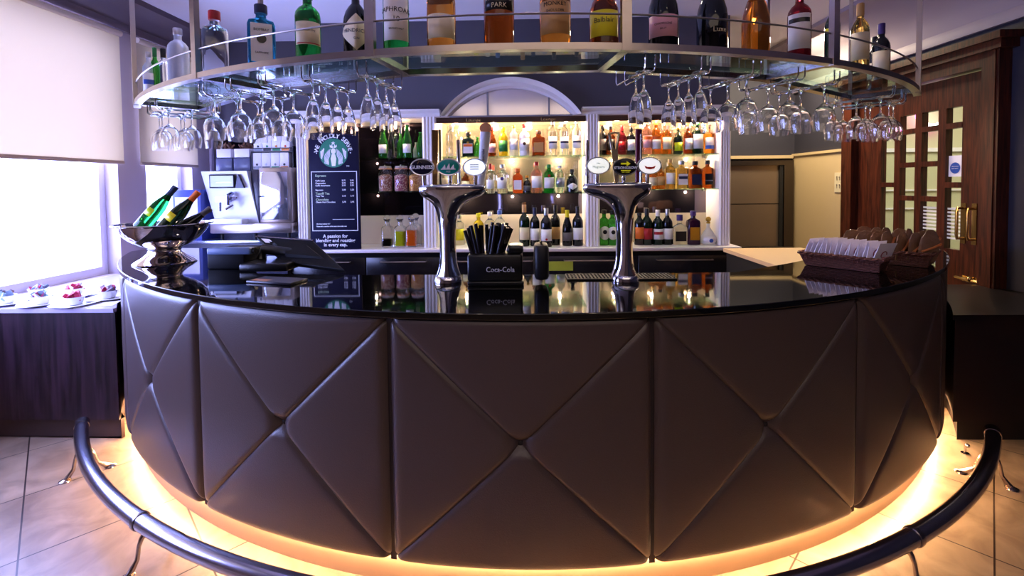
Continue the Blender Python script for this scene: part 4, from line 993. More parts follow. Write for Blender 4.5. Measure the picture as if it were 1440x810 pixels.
text('DRY CIDER', .007, YL, o, T(c+Vector((0, 0, -.024))))
o, c, rx, rz_ = badge(tq, bq, 913, 233, '#f2f2f2', '#a8aab0', .8)
sm = MB(); P = [(-.026, .0), (-.02, -.013), (0, -.018), (.02, -.013), (.026, 0), (.012, -.006), (-.012, -.006)]; sm.prism(P, -.001, 0, None, T(c) @ R(PI/2, 'X')); sm.build('smile_mark', mat('print_scarlet', '#d01c20', .4), o)
def handle(t, base, px, ptop, pbot, rt, rb, m, kind='rod', dy=.02, px2=None):
    y = base.y+dy; a = at(px2 or px, pbot, Y=y)-base; b = at(px, ptop, Y=y)-base
    a.y = dy; b.y = dy; mb = MB()
    if kind == 'box':
        mb.loft([[(p.x-r_, p.y-r_*.6, p.z), (p.x+r_, p.y-r_*.6, p.z), (p.x+r_, p.y+r_*.6, p.z), (p.x-r_, p.y+r_*.6, p.z)] for p, r_ in ((a, rb), (b, rt))], smooth=False)
    elif kind == 'fork':
        d = (b-a)
        for i in range(1): mb.loft([[((a+d*s).x-w_*1.0, dy-.008, (a+d*s).z), ((a+d*s).x+w_, dy-.008, (a+d*s).z), ((a+d*s).x+w_, dy+.008, (a+d*s).z), ((a+d*s).x-w_, dy+.008, (a+d*s).z)] for s, w_ in ((0, .011), (.5, .013), (.7, .016))], smooth=False)
        p7 = a+d*.7
        for s in (-1, 1): mb.tube([(p7.x+s*.010, dy, p7.z), (p7.x+s*.022, dy, b.z-.006), (p7.x+s*.026, dy, b.z)], [.006, .006, .005], 8)
        mb.tube([(p7.x-.026, dy, b.z), (p7.x, dy, b.z+.004), (p7.x+.026, dy, b.z)], .005, 8)
    else:
        n = 8; mb.tube([a+(b-a)*(i/n) for i in range(n+1)], [rb+(rt-rb)*(i/n) for i in range(n+1)], 16)
    o = mb.build('tap_handle', m, t)
    return o, a, b
handle(tp, bs, 612, 183, 262, .015, .011, mat('handle_bronze', '#8a6840', .25, .8), 'box')
MB().box(at(617.5, 200, Y=bs.y).x-bs.x-.003, at(617.5, 200, Y=bs.y).x-bs.x+.006, .01, .03, .46, at(600, 182, Y=bs.y).z-1.1).build('tap_handle', M_black, tp)
handle(tp, bs, 644, 197, 258, .009, .007, M_chrome, px2=646)
o, a, b = handle(tp, bs, 683, 186, 262, .026, .017, mat('handle_white', '#dcdce4', .3), px2=676)
text('PERONI', .016, pm('grey'), o, T(((a+b)/2)+Vector((.002, -.0245, .02))) @ R(PI/2, 'Y'), bold=.0004)
MB().lathe([(1e-5, -.004), (.028, -.004), (.028, .004), (1e-5, .005)], 28, None, T(b+Vector((0, -.006, .018))) @ R(PI/2-.3, 'X')).build('handle_cap', mat('cap_peach', '#e8a070', .5), o)
handle(tq, bq, 826, 197, 262, .007, .011, M_chrome)
handle(tq, bq, 862, 188, 262, .02, .02, mat('handle_silver_gold', '#d8c8a0', .15, .8), 'fork', px2=868)
handle(tq, bq, 898, 182, 262, .016, .009, mat('handle_burgundy', '#5c1830', .2, .3), px2=896)
MB().tube([at(901.5, 200, Y=bq.y).to_tuple() and Vector((at(901.5, 200, Y=bq.y).x-bq.x, .005, .47)), Vector((at(902, 200, Y=bq.y).x-bq.x, .005, .7))], .006, 10).build('handle_trim', M_chrome, tq)

# ------------------------------------------------------------------ straw caddy
p = at(657, 403, Z=1.1); x0 = p.x; k_ = 2.19/F
t = thing('bar_caddy', 'black napkin and straw caddy with white script logo on the bar', 'caddy', (x0, 2.15, 1.1))
MB().rbox(0, .262, 0, .16, 0, .02, .006).build('tray', M_black, t)
w1 = 77*k_
MB().rbox(0, w1, 0, .14, .02, .145, .01).build('box', mat('caddy_black', '#101014', .35), t)
MB().rbox(w1*.72, w1*1.02, .015, .135, .145, .185, .012).build('napkin_holder', M_black, t)
MB().rbox(w1+.0+.055, w1+.055+.068, 0, .14, .02, .19, .02).build('side_holder', mat('caddy_side', '#0e0e16', .45), t)
text('Coca-Cola', .034, mat('print_soft_white', '#c8c4c8', .5), t, T((w1*.60, -.001, .075)) @ Matrix.Shear('XZ', 4, (.25, 0)) if False else T((w1*.60, -.001, .075)), 'script_logo', bold=.0003, sx=.9)
sp = None
for i in range(46):
    bx_ = random.uniform(.02, w1*.62); by_ = random.uniform(.03, .12); fx_ = (bx_-w1*.32)/(w1*.32)
    h_ = random.uniform(.20, .235); tilt = fx_*.34+random.uniform(-.08, .08); ty = random.uniform(-.15, .15)
    if sp is None:
        s_ = MB().tube([(0, 0, 0), (0, 0, .14)], .0085, 10); sp = s_.build('drinking_straw', mat('straw_black', '#16121a', .25)); tag(sp, 'black drinking straw fanned out of the bar caddy', 'straw', 'black straws in the bar caddy'); o = sp
    else: o = sp.copy(); C.objects.link(o)
    o.location = (x0+bx_, 2.15+by_, 1.1+.12+random.uniform(0, .03)); o.rotation_euler = (ty, tilt, 0)

# bar mat, cloth and papers behind the bar
for i, (a, b) in enumerate(((797, 868), (868, 935))):
    p, q = at(a, 392, Z=1.103), at(b, 380, Z=1.103)
    MBm = MB(); MBm.rbox(p.x, q.x-.01, 2.26, 2.40, 1.1005, 1.108, .003)
    o = tag(MBm.build('bar_mat', mat('rubber_black', '#141216', .7)), ('rubber bar mat left of the right beer tap', 'rubber bar mat right of the right beer tap')[i], 'bar mat')
    n = MB()
    for r_ in range(5):
        for c_ in range(16): xx = p.x+.01+c_*(q.x-p.x-.03)/15; n.lathe([(.005, 0), (.004, .004), (1e-5, .004)], 8, None, T((xx, 2.28+r_*.025, 1.108)))
    n.build('rubber_nubs', mat('rubber_black', '#141216', .7), o)
def cloth(px0, px1, yy, z, colr, name, lab, cat, seed=1):
    a, b = at(px0, 386, Y=yy).x, at(px1, 386, Y=yy).x; n = 20; random.seed(seed); vs = []
    for j in range(7):
        for i in range(n+1):
            u_ = i/n; vs.append((a+(b-a)*u_, yy+j*.035+.01*math.sin(u_*9+j), z+.012*math.sin(u_*7+j*.8)**2+.002))
    m_ = MB().add(vs, [(j*(n+1)+i, j*(n+1)+i+1, (j+1)*(n+1)+i+1, (j+1)*(n+1)+i) for j in range(6) for i in range(n)], True)
    o = m_.build(name, colr, None); md = o.modifiers.new('t', 'SOLIDIFY'); md.thickness = .006
    return tag(o, lab, cat)
cloth(925, 985, 2.50, .985, mat('cloth_blue', '#7fb4cc', .8, noise=.3, nscale=60), 'bar_cloth', 'pale blue patterned cloth lying behind the bar right of the taps', 'cloth', 2)
cloth(462, 596, 2.48, .975, mat('paper_white', '#dcd8ec', .6), 'white_sheet', 'white sheet lying low behind the bar near the left tap', 'sheet', 4)
random.seed(11)
# ------------------------------------------------------------------ till
t = thing('till_terminal', 'black tilted till terminal seen from behind on the left of the bar', 'till', (-1.55, 2.72, 1.1))
loc = Vector((-1.55, 2.72, 1.1))
tl, tr, br, bl = at(360, 333, Y=2.95), at(441, 339, Y=2.80), at(484, 379, Y=2.48), at(398, 368, Y=2.66)
q = [p-loc for p in (tl, tr, br, bl)]
nrm = (q[1]-q[0]).cross(q[3]-q[0]).normalized()
if nrm.z < 0: nrm = -nrm
th = -nrm*.028
sc = MB(); sc.add([tuple(p) for p in q]+[tuple(p+th) for p in q], [(0, 1, 2, 3), (7, 6, 5, 4), (0, 4, 5, 1), (1, 5, 6, 2), (2, 6, 7, 3), (3, 7, 4, 0)])
so = sc.build('display', mat('till_black', '#0b0b0e', .6, spec=.15), t); bv = so.modifiers.new('b', 'BEVEL'); bv.width = .006; bv.segments = 2
cc = (q[0]+q[1]+q[2]+q[3])/4; e1 = (q[1]-q[0])*.5; e2 = (q[3]-q[0])*.5
bk_ = MB(); P = [cc-e1*.62-e2*.5, cc+e1*.62-e2*.5, cc+e1*.62+e2*.55, cc-e1*.62+e2*.55]; up = nrm*.018
bk_.add([tuple(p) for p in P]+[tuple(cc+(p-cc)*.85+up) for p in P], [(3, 2, 1, 0), (4, 5, 6, 7), (0, 1, 5, 4), (1, 2, 6, 5), (2, 3, 7, 6), (3, 0, 4, 7)]); bk_.build('rear_cover', mat('till_black', '#0b0b0e', .6, spec=.15), t)
s0 = q[0]+e1*.12+e2*.15+nrm*.002; MB().add([tuple(s0), tuple(s0+e1*.3), tuple(s0+e1*.3+e2*.35), tuple(s0+e2*.35)], [(0, 1, 2, 3)]).build('white_sticker', M_paper, t)
s0 = q[0]; MB().tube([tuple(q[0]+nrm*.004), tuple(q[1]+nrm*.004)], .006, 8).build('top_edge', mat('till_edge', '#6c6878', .25, .8), t)
bs_ = MB(); bs_.rbox(-.03, .24, -.18, .12, 0, .045, .01); bs_.build('base', M_black, t)
MB().tube([(.0, 0, .04), (.0, .02, .10), tuple(cc-nrm*.02)], .03, 12).build('stand', M_black, t)
# card printer
t = thing('receipt_printer', 'small black receipt box with pale blue top edge beside the till', 'printer', (-1.72, 2.73, 1.1))
MB().rbox(-.1, .12, -.1, .12, 0, .11, .01).build('body', mat('printer_black', '#101014', .6, spec=.2), t)
MB().rbox(-.09, .16, -.115, -.06, .085, .125, .008).build('front_lip', mat('printer_blue', '#6478a0', .4), t)
MB().tube([(.165, -.09, .105), (.18, -.09, .105)], .018, 14).build('roller_knob', M_black, t)
# magazine on the bar
p = at(400, 403, Z=1.1)
o = MB().rbox(-.13, .13, -.06, .06, 0, .012, .002).build('brochure', mat('brochure_dark', '#25232c', .3), None, (-1.22, 2.27, 1.1005), (0, 0, -.25)); tag(o, 'dark printed brochure lying at the front edge near the till', 'brochure')
MB().box(-.12, -.02, -.05, -.01, .012, .0125).build('photo', mat('brochure_photo', '#a87860', .4), o)

# ------------------------------------------------------------------ punch bowl with champagne
pb = at(235, 371, Z=1.1); BY = 2.88; bxc = at(233, 371, Y=BY).x
t = thing('champagne_bowl', 'large polished silver pedestal bowl holding champagne bottles on the bar', 'bowl', (bxc, BY, 1.1))
pr = [(1e-5, .004), (.165, 0), (.168, .006), (.155, .018), (.12, .040), (.092, .066), (.085, .082), (.092, .094), (.10, .100), (.14, .118), (.19, .155), (.225, .20), (.24, .235), (.262, .243), (.264, .247), (.24, .243), (.236, .236), (.218, .20), (.185, .16), (.13, .124), (1e-5, .112)]
MB().lathe(pr, 64).build('bowl_body', mat('silver', '#d4ccd0', .04, 1), t)
MB().tube([(.255*math.cos(2*PI*k/64), .255*math.sin(2*PI*k/64), .246) for k in range(65)], .004, 8).build('rim_bead', M_chrome, t)
def champ(pa, pb_, yA, yB, cap, lab, label, w, lenm=.32):
    a, b = at(*pa, Y=yA), at(*pb_, Y=yB); d = (b-a).normalized(); base = b-d*lenm
    qt = Vector((0, 0, 1)).rotation_difference(d)
    bottle(base, lenm, 'champ', lab[0], lab[1], cap, label=label, w=w, rot=qt.to_euler(), group='champagne bottles in the bowl', lshape='rect', lz=(.30, .46), arcw=30)
champ((205, 312), (247, 263), 2.86, 2.92, 'navy', ('green', 'lime'), 'green champagne bottle with dark blue foil leaning in the silver bowl', .088)
champ((240, 312), (279, 270), 2.76, 2.82, 'orange', ('dkgreen', 'yellow'), 'dark champagne bottle with orange foil leaning in the silver bowl', .088)
champ((262, 318), (296, 293), 2.86, 2.92, 'grey', ('black', None), 'dark champagne bottle with grey foil lying lowest in the silver bowl', .085, .30)

# ------------------------------------------------------------------ cups of sachets on the ledge
SC = ['#c83858', '#e8e8f4', '#5c8cb4', '#d84c70', '#7a6c64', '#e8e8f4', '#8c98a8', '#d83c60']
def cup(px, py, yy, lab, idx, mix):
    p = at(px, py, Z=.84); p = Vector((at(px, py, Y=yy).x, yy, .8305)) if yy else p; p.z = .8305
    s = MB(); s.lathe([(1e-5, 0, 3.2), (.06, 0, 3.2), (.062, .003, 3.2), (.11, .012, 3.2), (.112, .015, 3.2), (.06, .007, 3.2), (1e-5, .006, 3.2)], 40)
    o = s.build('saucer', M_cer, None, p, (0, 0, .5+.3*idx)); tag(o, 'white squarish saucer under the '+lab, 'saucer', 'saucers on the window ledge')
    q = p+Vector((0, 0, .008))
    c = MB(); c.lathe([(1e-5, 0), (.034, 0), (.040, .004), (.052, .045), (.054, .05), (.050, .05), (.047, .044), (.036, .006), (1e-5, .006)], 32)
    o = c.build('sachet_cup', M_cer, None, q); tag(o, lab, 'cup', 'white cups on the window ledge')
    for i in range(11):
        r_ = .034*math.sqrt(random.random()); a = random.random()*6.28; cc_ = mix[i % len(mix)]
        m_ = MB(); hw, hh = .013, .030
        m_.loft([[(-hw*f, -d_, z), (hw*f, -d_, z), (hw*f, d_, z), (-hw*f, d_, z)] for z, f, d_ in ((-hh, 1, .0006), (-hh*.7, 1, .003), (0, 1, .005), (hh*.7, 1, .003), (hh, 1, .0006))], smooth=False)
        o = m_.build('sachet', mat('sachet_'+cc_[1:], cc_, .5), None, q+Vector((r_*math.cos(a), r_*math.sin(a), .046+random.uniform(0, .012))), (random.uniform(-.9, .9), random.uniform(-.9, .9), random.random()*3))
        tag(o, 'small paper sachet piled in the '+lab, 'sachet', 'sachets in the '+lab)
PK = ['#d83c64', '#c83058', '#e8e4f0']; BM = ['#8cb0cc', '#e4e8f0', '#6c7888', '#c84060']
cup(8, 424, 2.92, 'white cup with mixed sachets at the left picture edge', 0, ['#7a8ca0', '#8a6c6c', '#a8c4d4'])
cup(57, 424, 2.90, 'front white cup with blue and pink sachets', 1, ['#6c7888', '#c84878', '#8cb0cc', '#e4e8f0'])
cup(54, 410, 3.12, 'rear white cup with pale blue sachets', 2, BM)
cup(105, 423, 2.88, 'front white cup heaped with bright pink sachets', 3, ['#d83c64', '#c83058'])
cup(104, 408, 3.12, 'rear white cup with pink sachets', 4, PK)
cup(152, 412, 3.05, 'white cup with red and white sachets beside the bar', 5, ['#c83858', '#f0ecf4', '#8a7890'])
for i, (x, y, rz) in enumerate(((-2.72, 2.9, .4), (-2.86, 3.0, -.3))):
    o = MB().rbox(-.1, .1, -.07, .07, 0, .002, .0005).build('menu_card', M_paper, None, (x, y, .8302+i*.0022), (0, 0, rz)); tag(o, ('white card lying at the right end of the window ledge', 'white card half under another near the bar on the ledge')[i], 'card')

# ------------------------------------------------------------------ espresso corner
YM = 4.72
wk = thing('coffee_worktop', 'steel topped worktop under the coffee machine in the left corner', 'worktop', (-2.85, YM, 0))
pz = at(320, 338, Y=YM-.25).z; x0, x1 = at(272, 338, Y=YM-.25).x, at(411, 338, Y=YM-.25).x
MB().rbox(x0+2.85-.2, x1+2.85-.05, -.28, .42, pz-.03, pz, .005).build('top', mat('worktop_steel', '#b4bcd8', .2, .9), wk)
MB().box(x0+2.85-.2, x1+2.85-.05, -.26, .42, 0, pz-.03).build('body', mat('worktop_body', '#23223a', .4), wk)
Yf = YM-.15
def loc_(px, py): return at(px, py, Y=Yf)
b0 = loc_(293, 331); b1 = loc_(405, 316)
t = thing('coffee_machine', 'white fronted bean to cup coffee machine with tilted screen and milk cooler', 'coffee machine', (b0.x, Yf, pz))
o0 = Vector((b0.x, Yf, pz)); g = lambda px, py: loc_(px, py)-o0
bz0, bz1 = g(300, 328).z, g(300, 314).z
MB().rbox(g(288, 0).x, g(404, 0).x, -.04, .36, bz0, bz1, .008).build('base_unit', M_steel, t)
for px in (299, 395, 347): MB().lathe([(.016, 0), (.018, bz0)], 14, None, T((g(px, 0).x, .03, 0))).build('foot', M_blackm, t)
zt_ = g(300, 241).z
WM = mat('machine_white', '#e6e6f2', .25)
f = [(g(276, 0).x, zt_), (g(341, 0).x, zt_), (g(353, 0).x, bz1), (g(291, 0).x, bz1)]
bd = MB(); bd.add([(x, -.02 if z > .2 else .02, z) for x, z in f]+[(x, .34, z) for x, z in f], [(0, 1, 2, 3)[::-1], (4, 5, 6, 7), (0, 1, 5, 4), (1, 2, 6, 5), (2, 3, 7, 6), (3, 0, 4, 7)])
bo = bd.build('body', WM, t)
sx0, sx1, sz0, sz1 = g(290, 0).x, g(326, 0).x, g(0, 268).z, g(0, 249).z
MB().rbox(sx0, sx1, -.05, -.02, sz0, sz1, .005).build('screen_bezel', M_black, t)
MB().box(sx0+.014, sx1-.014, -.052, -.050, sz0+.014, sz1-.014).build('screen', mat('lcd_grey', '#a8b0cc', .2, emit=.25), t)
MB().box(sx0+.07, sx1-.03, -.0525, -.052, sz0+.05, sz0+.06).build('screen_line', M_paper, t)
MB().prism([(sx1+.005, sz0), (sx1+.09, sz0), (sx1+.035, sz1)], 0, .03, None, T((0, -.02, 0)) @ R(PI/2, 'X')).build('screen_bracket', mat('bracket_grey', '#34344c', .4), t)
sp_ = MB(); cxx = g(320, 0).x; zz = g(0, 284).z
sp_.box(cxx-.12, cxx-.02, -.1, -.0, zz-.02, zz+.03); sp_.tube([(cxx-.09, -.08, zz), (cxx-.09, -.085, zz-.11)], .014, 10); sp_.tube([(cxx, -.03, zz+.06), (cxx, -.1, zz+.04), (cxx, -.1, zz-.05)], .02, 12); sp_.tube([(cxx, -.08, zz), (cxx+.09, -.1, zz+.02)], .008, 8); sp_.tube([(cxx+.04, -.08, zz-.05), (cxx-.02, -.1, zz-.09)], .01, 8)
sp_.build('dispensing_spout', mat('spout_chrome', '#9c9cb4', .15, 1), t)
MB().rbox(cxx-.16, cxx+.16, -.14, -.02, bz1+.0, bz1+.05, .01).build('drip_tray', WM, t)
cx0, cx1 = g(356, 0).x, g(402, 0).x
MB().rbox(cx0, cx1, -.0, .34, bz1, g(0, 240).z, .01).build('milk_cooler', M_steel, t)
MB().rbox(cx0+.02, cx1-.03, -.012, -.0, bz1+.03, g(0, 246).z, .006).build('cooler_door', mat('cooler_glass', '#c8cce0', .08, .9), t)
MB().tube([(cx0+.01, -.03, g(0, 280).z), (cx0+.04, -.03, g(0, 280).z)], .008, 8).build('latch', M_blackm, t)
MB().rbox(g(342, 0).x+.012, cx0-.004, .02, .34, bz1, g(0, 243).z, .004).build('side_panel', mat('side_dark', '#2c2838', .3), t)
# tall dark cabinet right of the machine and shelf above
t = thing('tall_cabinet', 'dark panelled cabinet frame around the coffee machine left of the first pillar', 'cabinet', (xs(410), YB+.2, 0))
MB().box(-.04, .04, -.02, .38, pz, at(410, 188, Y=YB+.2).z).build('side', mat('cab_dark', '#2c2230', .4), t)
zs_ = at(350, 240, Y=YB+.15).z
MB().box(at(303, 0, Y=YB+.2).x-xs(410), -.04, .0, .38, zs_-.03, zs_-.004).build('shelf', mat('cab_dark', '#2c2230', .4), t)
MB().box(at(303, 0, Y=YB+.2).x-xs(410), at(303, 0, Y=YB+.2).x-xs(410)+.02, .0, .38, zs_-.004, zs_+.33).build('side', mat('cab_dark', '#2c2230', .4), t)
MB().box(at(303, 0, Y=YB+.2).x-xs(410)+.02, -.04, .36, .38, zs_-.004, zs_+.33).build('back_panel', mat('cab_dark', '#2c2230', .4), t)
yt = YB+.16; k2 = yt/F
kx = lambda px: at(px, 220, Y=yt).x; kz = lambda py: at(350, py, Y=yt).z
for i, (a, b) in enumerate(((303, 326), (328, 352))):
    t = thing('storage_bin', ('translucent blue grey bin at the left of the tea shelf', 'translucent blue grey bin beside the stacked tea boxes')[i], 'bin', (kx(a), yt, zs_)); wq = kx(b)-kx(a)
    MB().rbox(0, wq, 0, .25, 0, kz(222)-zs_, .008).build('body', mat('bin_blue', '#5f6484', .25), t)
    t2 = thing('condiment_box', ('white open box of brown packets on the left bin', 'white open box of brown packets on the right bin')[i], 'box', (kx(a)+.01, yt, kz(221)))
    MB().rbox(0, wq-.02, 0, .2, 0, kz(209)-kz(221), .004).build('tray', M_paper, t2)
    br_ = MB()
    for q_ in range(14):
        X = T((random.uniform(.02, wq-.04), random.uniform(.03, .12), kz(209)-kz(221)+random.uniform(.0, .03))) @ Euler((random.uniform(-.5, .5), random.uniform(-1, 1), random.uniform(0, 3))).to_matrix().to_4x4(); br_.rbox(-.01, .01, -.006, .006, -.03, .05, .004, None, X)
    tag(br_.build('brown_packets', mat('packet_brown', '#7c5844', .5), t2), kind='stuff')
tabs = ['#8c94a0', '#30343c', '#2c8c58', '#e08a3c', '#e05c28', '#e89420', '#242430', '#d8d8e0']
zz0 = zs_
for rI in range(2):
    for cI in range(4):
        i = rI*4+cI; a = 355+cI*12.8+(2 if rI == 0 else 0); x0_, x1_ = kx(a), kx(a+12.3); z0_ = kz(213) if rI == 0 else kz(238.5); z1_ = kz(190) if rI == 0 else kz(215)
        t = thing('tea_box', 'white tea box with %s tab, %s from the left in the %s row' % (('grey', 'black', 'green', 'orange', 'scarlet', 'amber', 'dark', 'pale')[(i+(4 if rI else 0)) % 8], ('first', 'second', 'third', 'fourth')[cI], ('upper', 'lower')[rI]), 'tea box', (x0_, yt, z0_), 0, 'tea boxes')
        MB().rbox(0, x1_-x0_, 0, .16, 0, z1_-z0_, .003).build('carton', M_paper, t)
        MB().box(.006, x1_-x0_-.006, -.002, 0, .004, .03).build('flavour_tab', mat('tab_'+tabs[(i+(4 if rI else 0)) % 8][1:], tabs[(i+(4 if rI else 0)) % 8], .4), t)
        MB().sphere(((x1_-x0_)/2, -.001, .05), .012, None, 8, 1, .2, 1).build('flavour_dot', mat('tab_'+tabs[(i+(2 if rI else 1)) % 8][1:], tabs[(i+(2 if rI else 1)) % 8], .4), t)
tr_ = MB(); tr_.box(kx(354), kx(413), yt-.01, yt+.2, kz(214.5), kz(213)); tr_.box(kx(354), kx(355), yt-.01, yt+.2, zs_, kz(213)); tr_.box(kx(412), kx(413), yt-.01, yt+.2, zs_, kz(206)); tr_.tube([(kx(354), yt-.012, kz(209)), (kx(413), yt-.012, kz(209))], .004, 6)
tag(tr_.build('tea_rack', mat('rack_black', '#1c1a26', .4)), 'thin dark two tier rack carrying the white tea boxes', 'rack')
# blue fridge box behind champagne
p0, p1 = at(243, 322, X=-3.2), at(290, 268, X=-3.2)
t = thing('blue_display_box', 'blue edged white display box on the worktop behind the champagne', 'box', (-3.3, 4.55, pz))
hh_ = at(265, 267, Y=4.5).z-pz; xA, xB = at(243, 300, Y=4.5).x, at(283, 300, Y=4.5).x
MB().rbox(xA+3.3, xB+3.3, -.05, .25, 0, hh_, .005).build('box', mat('box_blue', '#3c4c9c', .4), t)
MB().box(xA+3.3+.03, xB+3.3-.03, -.056, -.05, .05, hh_-.07).build('front_panel', M_paper, t)
# fluted left column in the corner
fx0, fx1 = at(283, 200, Y=YA).x, at(300, 200, Y=YA).x; p = MB(); pts = [(fx0, YA)]
for i in range(4):
    for k in range(7): uu = (i+k/7)/4; pts.append((fx0+(fx1-fx0)*uu, YA-.03-.012*math.sin(PI*k/7)))
pts += [(fx1, YA-.03), (fx1, YA)]; p.prism(pts[::-1], 0, 2.5)
struct('trim_6', p, mat('trim_lilac', '#c8bccc', .5))

# ------------------------------------------------------------------ baskets
def wicker():
    m = mat('wicker', '#7c4636', .5); nt = m.node_tree; b = nt.nodes['Principled BSDF']; tc = nt.nodes.new('ShaderNodeTexCoord')
    w1 = nt.nodes.new('ShaderNodeTexWave'); w1.bands_direction = 'Z'; w1.inputs['Scale'].default_value = 45; w1.inputs['Distortion'].default_value = 3; w1.inputs['Detail Scale'].default_value = 4
    r = nt.nodes.new('ShaderNodeValToRGB'); r.color_ramp.elements[0].color = srgb('#3c1c16'); r.color_ramp.elements[1].color = srgb('#96584a')
    bp = nt.nodes.new('ShaderNodeBump'); bp.inputs['Strength'].default_value = .8; bp.inputs['Distance'].default_value = .006
    nt.links.new(tc.outputs['Object'], w1.inputs[0]); nt.links.new(w1.outputs['Fac'], r.inputs[0]); nt.links.new(r.outputs[0], b.inputs['Base Color']); nt.links.new(w1.outputs['Fac'], bp.inputs['Height']); nt.links.new(bp.outputs[0], b.inputs['Normal'])
    return m
WK = wicker()
def basket(loc, rz, Lx, Ly, hgt, lab):
    t = thing('wicker_basket', lab, 'basket', loc, rz)
    b = MB(); fl = .018
    def ring(e, z): return [(sx*(Lx/2+e), sy*(Ly/2+e), z) for sx, sy in ((-1, -1), (1, -1), (1, 1), (-1, 1))]
    b.loft([ring(-.03, 0), ring(-.024, 0.004), ring(0, hgt), ring(-.010, hgt), ring(-.03, .01), [(x*.01, y*.01, .01) for x, y, z in ring(0, 0)]], smooth=False); b.build('body', WK, t)
    rm = MB()
    for ph in (0, PI):      # braided rim
        P = []; c = ring(.0, hgt); n = 26
        for s in range(4):
            A, B = Vector(c[s]), Vector(c[(s+1) % 4]); d = (B-A).normalized(); nn = Vector((d.y, -d.x, 0))
            for i in range(n): P.append(A+(B-A)*(i/n)+nn*.006*math.cos(i*1.3+ph)+Vector((0, 0, .006*math.sin(i*1.3+ph))))
        P.append(P[0]); rm.tube(P, .006, 7)
    rm.build('braided_rim', WK, t); 
    st_ = MB()
    for s in (-1, 1):
        for i in range(int(Lx/.022)):
            x = -Lx/2+.015+i*.022; st_.tube([(x*.95, s*(Ly/2-.028), .004), (x, s*(Ly/2+.002), hgt)], .003, 5)
    st_.build('upright_canes', WK, t)
    return t
pA, pB = at(1132, 373, Z=1.1), at(1233, 385, Z=1.1)
d = (pB-pA); Lx = d.length+.05; rz = math.atan2(d.y, d.x); nv = Vector((-d.normalized().y, d.normalized().x, 0)); Ly = .17
cb = (pA+pB)/2+nv*(Ly/2-.02); cb.z = 1.1005
basket(cb, rz, Lx, Ly, .07, 'long wicker basket of white biscuit packets at the right of the bar')
dn = d.normalized()
pk = None
for i in range(16):
    s = -.5+.03+i*(.9/15)
    p = cb+dn*(Lx*s*.94)+Vector((0, 0, .035)); yaw = rz+PI/2-.20-.2*(i/15)+random.uniform(-.06, .06)
    if pk is None:
        pk = thing('biscuit_packet', 'white biscuit packet with red print standing in the long wicker basket', 'packet', p, 0, 'white biscuit packets')
        m_ = MB(); rings = []
        for z, hw, dd in ((0, .055, .002), (.006, .058, .005), (.05, .06, .0075), (.095, .06, .005), (.108, .06, .002), (.125, .062, .0008)):
            rings.append([(-hw, -dd*.3, z), (-hw*.5, -dd, z), (hw*.5, -dd, z), (hw, -dd*.3, z), (hw, dd*.3, z), (hw*.5, dd, z), (-hw*.5, dd, z), (-hw, dd*.3, z)])
        m_.loft(rings, smooth=True).build('wrapper', mat('wrapper_white', '#eee6f2', .35, bump=.3, bscale=90), pk)
        for ys_ in (-1, 1):
            MB().tube([(.018*math.cos(a)-.01, ys_*.008, .065+.018*math.sin(a)) for a in [2*PI*k/14 for k in range(13)]], .0022, 5).build('red_mark', mat('print_brickred', '#94323c', .5), pk)
        o = pk
    else: o = dup(pk, p)
    o.rotation_euler = Euler((random.uniform(-.12, .12)+.28, random.uniform(-.04, .04), yaw-PI/2+PI/2))
# second basket
pC = at(1296, 379, Z=1.1); cb2 = Vector((2.08, 2.70, 1.1005))
basket(cb2, rz+.05, .38, .22, .075, 'wicker basket of brown wrapped treats at the far right of the bar')
BRN = mat('bag_brown', '#a07a60', .25, trans=.25, bump=.4, bscale=60, noise=.3, nscale=14)
pk2 = None
for i in range(14):
    rr_ = i % 2; s = -.46+(i//2)*(.92/6); p = cb2+Vector((math.cos(rz), math.sin(rz), 0))*(.38*s*.9)+nv*((rr_-.5)*.09)+Vector((0, 0, .03+.012*rr_))
    if pk2 is None:
        pk2 = thing('treat_bag', 'brown see-through bag of treats with orange ribbon in the far right basket', 'bag', p, 0, 'brown treat bags')
        m_ = MB(); rings = []
        for z, hw, dd in ((0, .045, .004), (.01, .055, .010), (.05, .060, .012), (.09, .060, .010), (.12, .056, .009), (.14, .042, .005), (.152, .02, .001)):
            rings.append([(hw*math.cos(a)*(1+.05*math.sin(5*a+z*60)), dd*math.sin(a)*(1+.15*math.cos(4*a+z*40))+.9*z*z, z) for a in [2*PI*k/20 for k in range(20)]])
        m_.loft(rings, smooth=True).build('bag_body', BRN, pk2)
        MB().tube([(-.05+.1*q_, -.019+.01*abs(q_-.5)+.9*(.05+.06*q_)**2, .05+.06*q_) for q_ in [k/8 for k in range(9)]], .006, 6).build('ribbon', mat('ribbon_orange', '#c87840', .5), pk2)
        o = pk2
    else: o = dup(pk2, p)
    o.rotation_euler = Euler((random.uniform(.1, .4), random.uniform(-.3, .3), rz+PI/2-.35+random.uniform(-.25, .25)))

